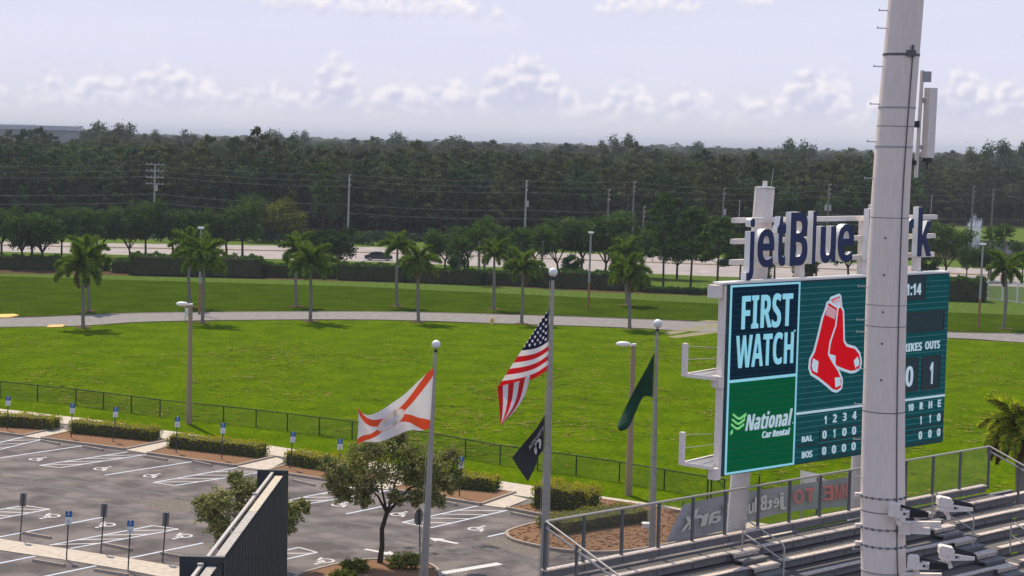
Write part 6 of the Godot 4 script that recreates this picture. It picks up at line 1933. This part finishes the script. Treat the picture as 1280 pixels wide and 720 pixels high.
# ------------------------------------------------------------------ trees and shrubs near the car park
func yard_trees() -> void:
	var olive := [Color(0.19, 0.205, 0.075), Color(0.28, 0.27, 0.105), Color(0.125, 0.15, 0.055), Color(0.38, 0.33, 0.16)]
	# forked tree in front of the left flag pole
	var t := thing("forked_tree", "small forked tree with olive crown beside the left flag pole", "tree", Vector3(-5.94,0,-85.146))
	var st := S()
	tube(st, [Vector3(0, -0.1, 0), Vector3(0.12, 0.9, 0), Vector3(0.1, 1.7, 0.05), Vector3(0.33, 2.55, 0.0)], [0.15, 0.12, 0.11, 0.10], 9)
	for l in [[Vector3(-0.1, 3.3, 0.2), Vector3(-0.85, 3.9, 0.3)], [Vector3(0.05, 3.6, -0.1), Vector3(-0.1, 4.6, -0.3)], [Vector3(0.8, 3.1, 0.1), Vector3(1.6, 3.9, 0.2)], [Vector3(0.6, 3.6, -0.4), Vector3(0.9, 4.8, -0.6)], [Vector3(1.4, 3.75, 0.2), Vector3(2.4, 3.9, 0.1)]]:
		tube(st, [Vector3(0.33, 2.45, 0), l[0], l[1]], [0.075, 0.05, 0.02], 6)
	part("trunk", st, M.bark, t)
	st = S()
	var lobes := []
	for c in [[-1.7, 4.3, 0.9], [-0.9, 4.9, 1.0], [0.2, 5.2, 1.05], [1.3, 5.0, 1.1], [2.2, 4.7, 0.95], [-1.3, 3.9, 0.8], [0.0, 4.3, 1.1], [1.2, 4.2, 1.0], [2.5, 4.1, 0.8], [3.0, 4.8, 0.7], [-0.3, 5.4, 0.7], [0.7, 5.6, 0.6], [3.2, 4.0, 0.5], [-2.3, 4.6, 0.5], [-2.0, 3.7, 0.55], [-0.6, 3.7, 0.6], [2.0, 3.6, 0.6], [3.0, 3.7, 0.5], [-1.6, 3.2, 0.55], [-0.7, 3.1, 0.5], [0.75, 3.2, 0.45], [1.6, 3.1, 0.55], [2.5, 3.15, 0.5]]:
		lobes.append([Vector3(c[0] * 1.06, c[1] * 1.05, rng.randf_range(-0.9, 0.9)), Vector3(c[2] * 1.15, c[2] * 0.95, c[2]), 1.0 / 16])
	leaves(st, lobes, 21000, 0.135, olive, 0.15)
	part("crown", st, M.leaf, t)
	# tree behind the corrugated wall
	t = thing("wall_tree", "leafy small tree partly hidden behind the corrugated wall", "tree", Vector3(-12.12,0,-84.204))
	st = S()
	tube(st, [Vector3(0, -0.1, 0), Vector3(0.0, 1.0, 0)], [0.12, 0.1], 8)
	for l in [[Vector3(-0.7, 2.0, 0.2), Vector3(-1.5, 2.9, 0.3)], [Vector3(0.4, 2.2, -0.1), Vector3(1.3, 3.0, -0.3)], [Vector3(0.0, 2.4, 0.3), Vector3(-0.1, 3.6, 0.3)]]:
		tube(st, [Vector3(0, 0.95, 0), l[0], l[1]], [0.07, 0.05, 0.02], 6)
	part("trunk", st, M.bark, t)
	st = S()
	lobes = []
	for c in [[-1.7, 2.6, 0.85], [-1.0, 3.2, 0.9], [-0.2, 3.6, 0.9], [0.6, 3.5, 0.9], [1.5, 3.0, 0.9], [2.2, 2.7, 0.75], [-1.2, 2.0, 0.8], [0.0, 2.6, 1.0], [1.2, 2.3, 0.8], [-0.9, 1.3, 0.55], [2.6, 2.9, 0.5], [2.0, 2.1, 0.6], [-0.6, 4.0, 0.45], [-2.2, 2.9, 0.4]]:
		lobes.append([Vector3(c[0], c[1], rng.randf_range(-0.8, 0.8)), Vector3(c[2], c[2] * 0.8, c[2]), 1.0 / 14])
	leaves(st, lobes, 21000, 0.135, olive, 0.15)
	part("crown", st, M.leaf, t)
	# shrubs round the forked tree
	var gs := [Color(0.16, 0.18, 0.035), Color(0.26, 0.25, 0.06), Color(0.09, 0.12, 0.03)]
	for q in [[Vector3(-6.943,0,-83.284), 0.75, 0.7, "small round yellow-green shrub left of the forked trunk"], [Vector3(-4.676,0,-84.14), 0.95, 0.85, "rounded shrub right of the forked trunk"], [Vector3(-7.262,0,-81.561), 0.7, 0.6, "low shrub at the bottom edge left of the forked trunk"]]:
		t = thing("shrub", q[3], "shrub", q[0], 0.0, "shrubs round the forked tree")
		st = S()
		for k in 5: tube(st, [Vector3.ZERO, Vector3(rng.randf_range(-0.4, 0.4), q[2], rng.randf_range(-0.4, 0.4))], 0.015, 4, false)
		part("stem", st, M.bark, t)
		st = S()
		leaves(st, [[Vector3(-q[1] * 0.4, q[2] * 0.55, 0), Vector3(q[1] * 0.6, q[2] * 0.5, q[1] * 0.6), 0.4], [Vector3(q[1] * 0.35, q[2] * 0.6, 0.1), Vector3(q[1] * 0.65, q[2] * 0.5, q[1] * 0.6), 0.6]], 3800, 0.10, gs, 0.2)
		part("foliage", st, M.hedge_leaf, t)
	# big yellow-green feather palm at the right edge
	t = thing("date_palm", "lush yellow-green feather palm at the right edge beyond the railing", "palm tree", Vector3(24.636,0,-88))
	var hh := 6.869
	st = S(); tube(st, [Vector3(0.5, -0.1, 0), Vector3(0.2, hh * 0.5, 0), Vector3(0, hh, 0)], [0.3, 0.24, 0.22], 10); part("trunk", st, M.palm_bark, t)
	var pc := [Color(0.44, 0.46, 0.045), Color(0.32, 0.36, 0.04), Color(0.55, 0.50, 0.08), Color(0.20, 0.26, 0.03)]
	var fs := []
	for k in [[1.25, 1.3], [0.9, 1.9], [0.35, 2.0]]: fs.append(frond_shape(2.3, k[0], k[1], 0.42, pc))
	leafmat("date_leaf", 0.6, 0.85)
	for i in 30:
		var f := part("frond", fs[mini(i / 10, 2)], M.date_leaf, t, Vector3(0, hh - 0.01 * i, 0))
		f.rotation.y = i * 2.399
	fs = [frond_shape(2.1, -0.3, 1.2, 0.35, [Color(0.20, 0.12, 0.04), Color(0.14, 0.09, 0.04)])]
	for i in 7:
		var f := part("dead_frond", fs[0], M.palm_leaf, t, Vector3(0, hh - 0.3, 0))
		f.rotation.y = i * 0.9

# ------------------------------------------------------------------ small things
func small_things() -> void:
	var st := S()
	# stop sign seen from behind
	var o := thing("stop_sign", "octagonal road sign seen from behind, beside the left flag pole", "sign", Vector3(-4.032,0,-85.337))
	o.rotation = Vector3(0, 1.05, 0.05)
	tube(st, [Vector3(0, -0.1, 0), Vector3(0, 2.75, 0)], 0.035, 6)
	part("post", st, M.sign_post, o)
	st = S()
	var oc := PackedVector2Array()
	for k in 8: oc.append(Vector2(0, 2.3) + Vector2.from_angle(PI / 8 + k * PI / 4) * 0.41)
	prism(st, oc, -0.05, -0.04)
	part("panel", st, M.sign_back, o)
	# hydrant
	o = thing("fire_hydrant", "small yellow fire hydrant beside the loop road", "hydrant", Vector3(-2.083,0,-199.231))
	st = S(); tube(st, [Vector3(0, 0, 0), Vector3(0, 0.12, 0)], 0.22, 10); tube(st, [Vector3(0, 0.1, 0), Vector3(0, 0.62, 0)], 0.15, 10); ball(st, Vector3(0, 0.66, 0), Vector3(0.17, 0.16, 0.17), 10)
	part("barrel", st, M.paint_yellow, o)
	st = S(); tube(st, [Vector3(-0.28, 0.45, 0), Vector3(0.28, 0.45, 0)], 0.08, 8); part("outlet", st, M.paint_yellow, o)
	# sign back by the second palm
	o = thing("road_sign", "small white sign on two posts by the loop road, behind the left lamp pole", "sign", Vector3(-34.131,0,-192.68))
	st = S(); box(st, Vector3(0, 1.25, 0), Vector3(0.42, 0.9, 0.03)); part("panel", st, M.sign_white, o)
	for x in [-0.17, 0.17]:
		st = S(); box(st, Vector3(x, 0.7, -0.04), Vector3(0.05, 1.4, 0.05)); part("post", st, M.sign_back, o)
	# white utility cover in the big mulch bed
	o = thing("utility_box", "small white utility box lying in the large mulch bed", "box", Vector3(7.314,0.1,-94.375))
	st = S(); box(st, Vector3(0, 0.12, 0), Vector3(0.5, 0.22, 0.4)); box(st, Vector3(0, 0.25, 0), Vector3(0.56, 0.05, 0.46)); part("box", st, M.bright_white, o)
	# white metal fence at the right
	o = thing("white_fence", "white framed metal fence with grey panels at the right edge", "fence", Vector3(64.572,0,-248.941))
	var e := Vector3(4.1,0,6.886) * 3.0
	var n := 9
	for i in n + 1:
		st = S(); bar(st, e * (float(i) / n), e * (float(i) / n) + Vector3(0, 2.75, 0), 0.16, 0.16); part("post", st, M.bright_white, o)
	for i in n:
		var a := e * (float(i) / n)
		var b := e * ((i + 1.0) / n)
		st = S()
		for y in [0.12, 2.62]: bar(st, a + Vector3(0, y, 0), b + Vector3(0, y, 0), 0.1, 0.1)
		part("rail", st, M.bright_white, o)
		st = S(); chain(st, a, b, 0.15, 2.6, 0.16, 0.012); part("mesh_panel", st, M.galvanised, o)
	# pond, bank and fountain beyond the highway
	st = S(); poly(st, [Vector3(87.785,0,-396.667),Vector3(98.854,0,-414.265),Vector3(115.132,0,-408.011),Vector3(132.371,0,-390.629),Vector3(121.128,0,-357.199),Vector3(101.699,0,-360.029),Vector3(88.568,0,-370.789)], 0.022)
	struct("pond", st, M.pond, "pond beyond the highway under the fountain")
	st = S(); poly(st, [Vector3(96.974,0,-466.332),Vector3(114.178,0,-488.002),Vector3(136.848,0,-485.581),Vector3(159.274,0,-470.626),Vector3(133.497,0,-393.98),Vector3(116.155,0,-411.667),Vector3(99.746,0,-418.033),Vector3(88.542,0,-400.122),Vector3(83.306,0,-404.331)], 0.02)
	struct("pond_bank", st, M.grass_verge, "sunny green bank behind the pond")
	o = thing("fountain", "tall white fountain jet rising from the pond", "fountain", Vector3(98.964,0,-395.101))
	st = S()
	for j in 9:                                               # a tall middle jet in a ring of lower ones
		var a0 := j * TAU / 8.0
		var foot := Vector3.ZERO if j == 8 else Vector3(cos(a0), 0, sin(a0)) * 1.1
		var top := 6.4 if j == 8 else rng.randf_range(4.6, 5.8)
		for i in 320:
			var t := rng.randf()
			var y := top * t * rng.randf_range(0.9, 1.06)
			var w := 0.10 + 0.26 * t
			var p := foot * (1.0 + 0.15 * t) + Vector3(rng.randf_range(-w, w), y, rng.randf_range(-w, w))
			leaf(st, p, (Vector3.UP + rv() * 0.4).normalized(), rv(), rng.randf_range(0.15, 0.5), rng.randf_range(0.06, 0.14), Color.WHITE)
		for i in 120:
			var q := foot * rng.randf_range(0.9, 1.6) + Vector3(rng.randf_range(-0.7, 0.7), rng.randf_range(0.0, top * 0.9), rng.randf_range(-0.7, 0.7))
			leaf(st, q, rv(), rv(), rng.randf_range(0.06, 0.2), 0.08, Color.WHITE)
	part("water_jet", st, M.spray, o)
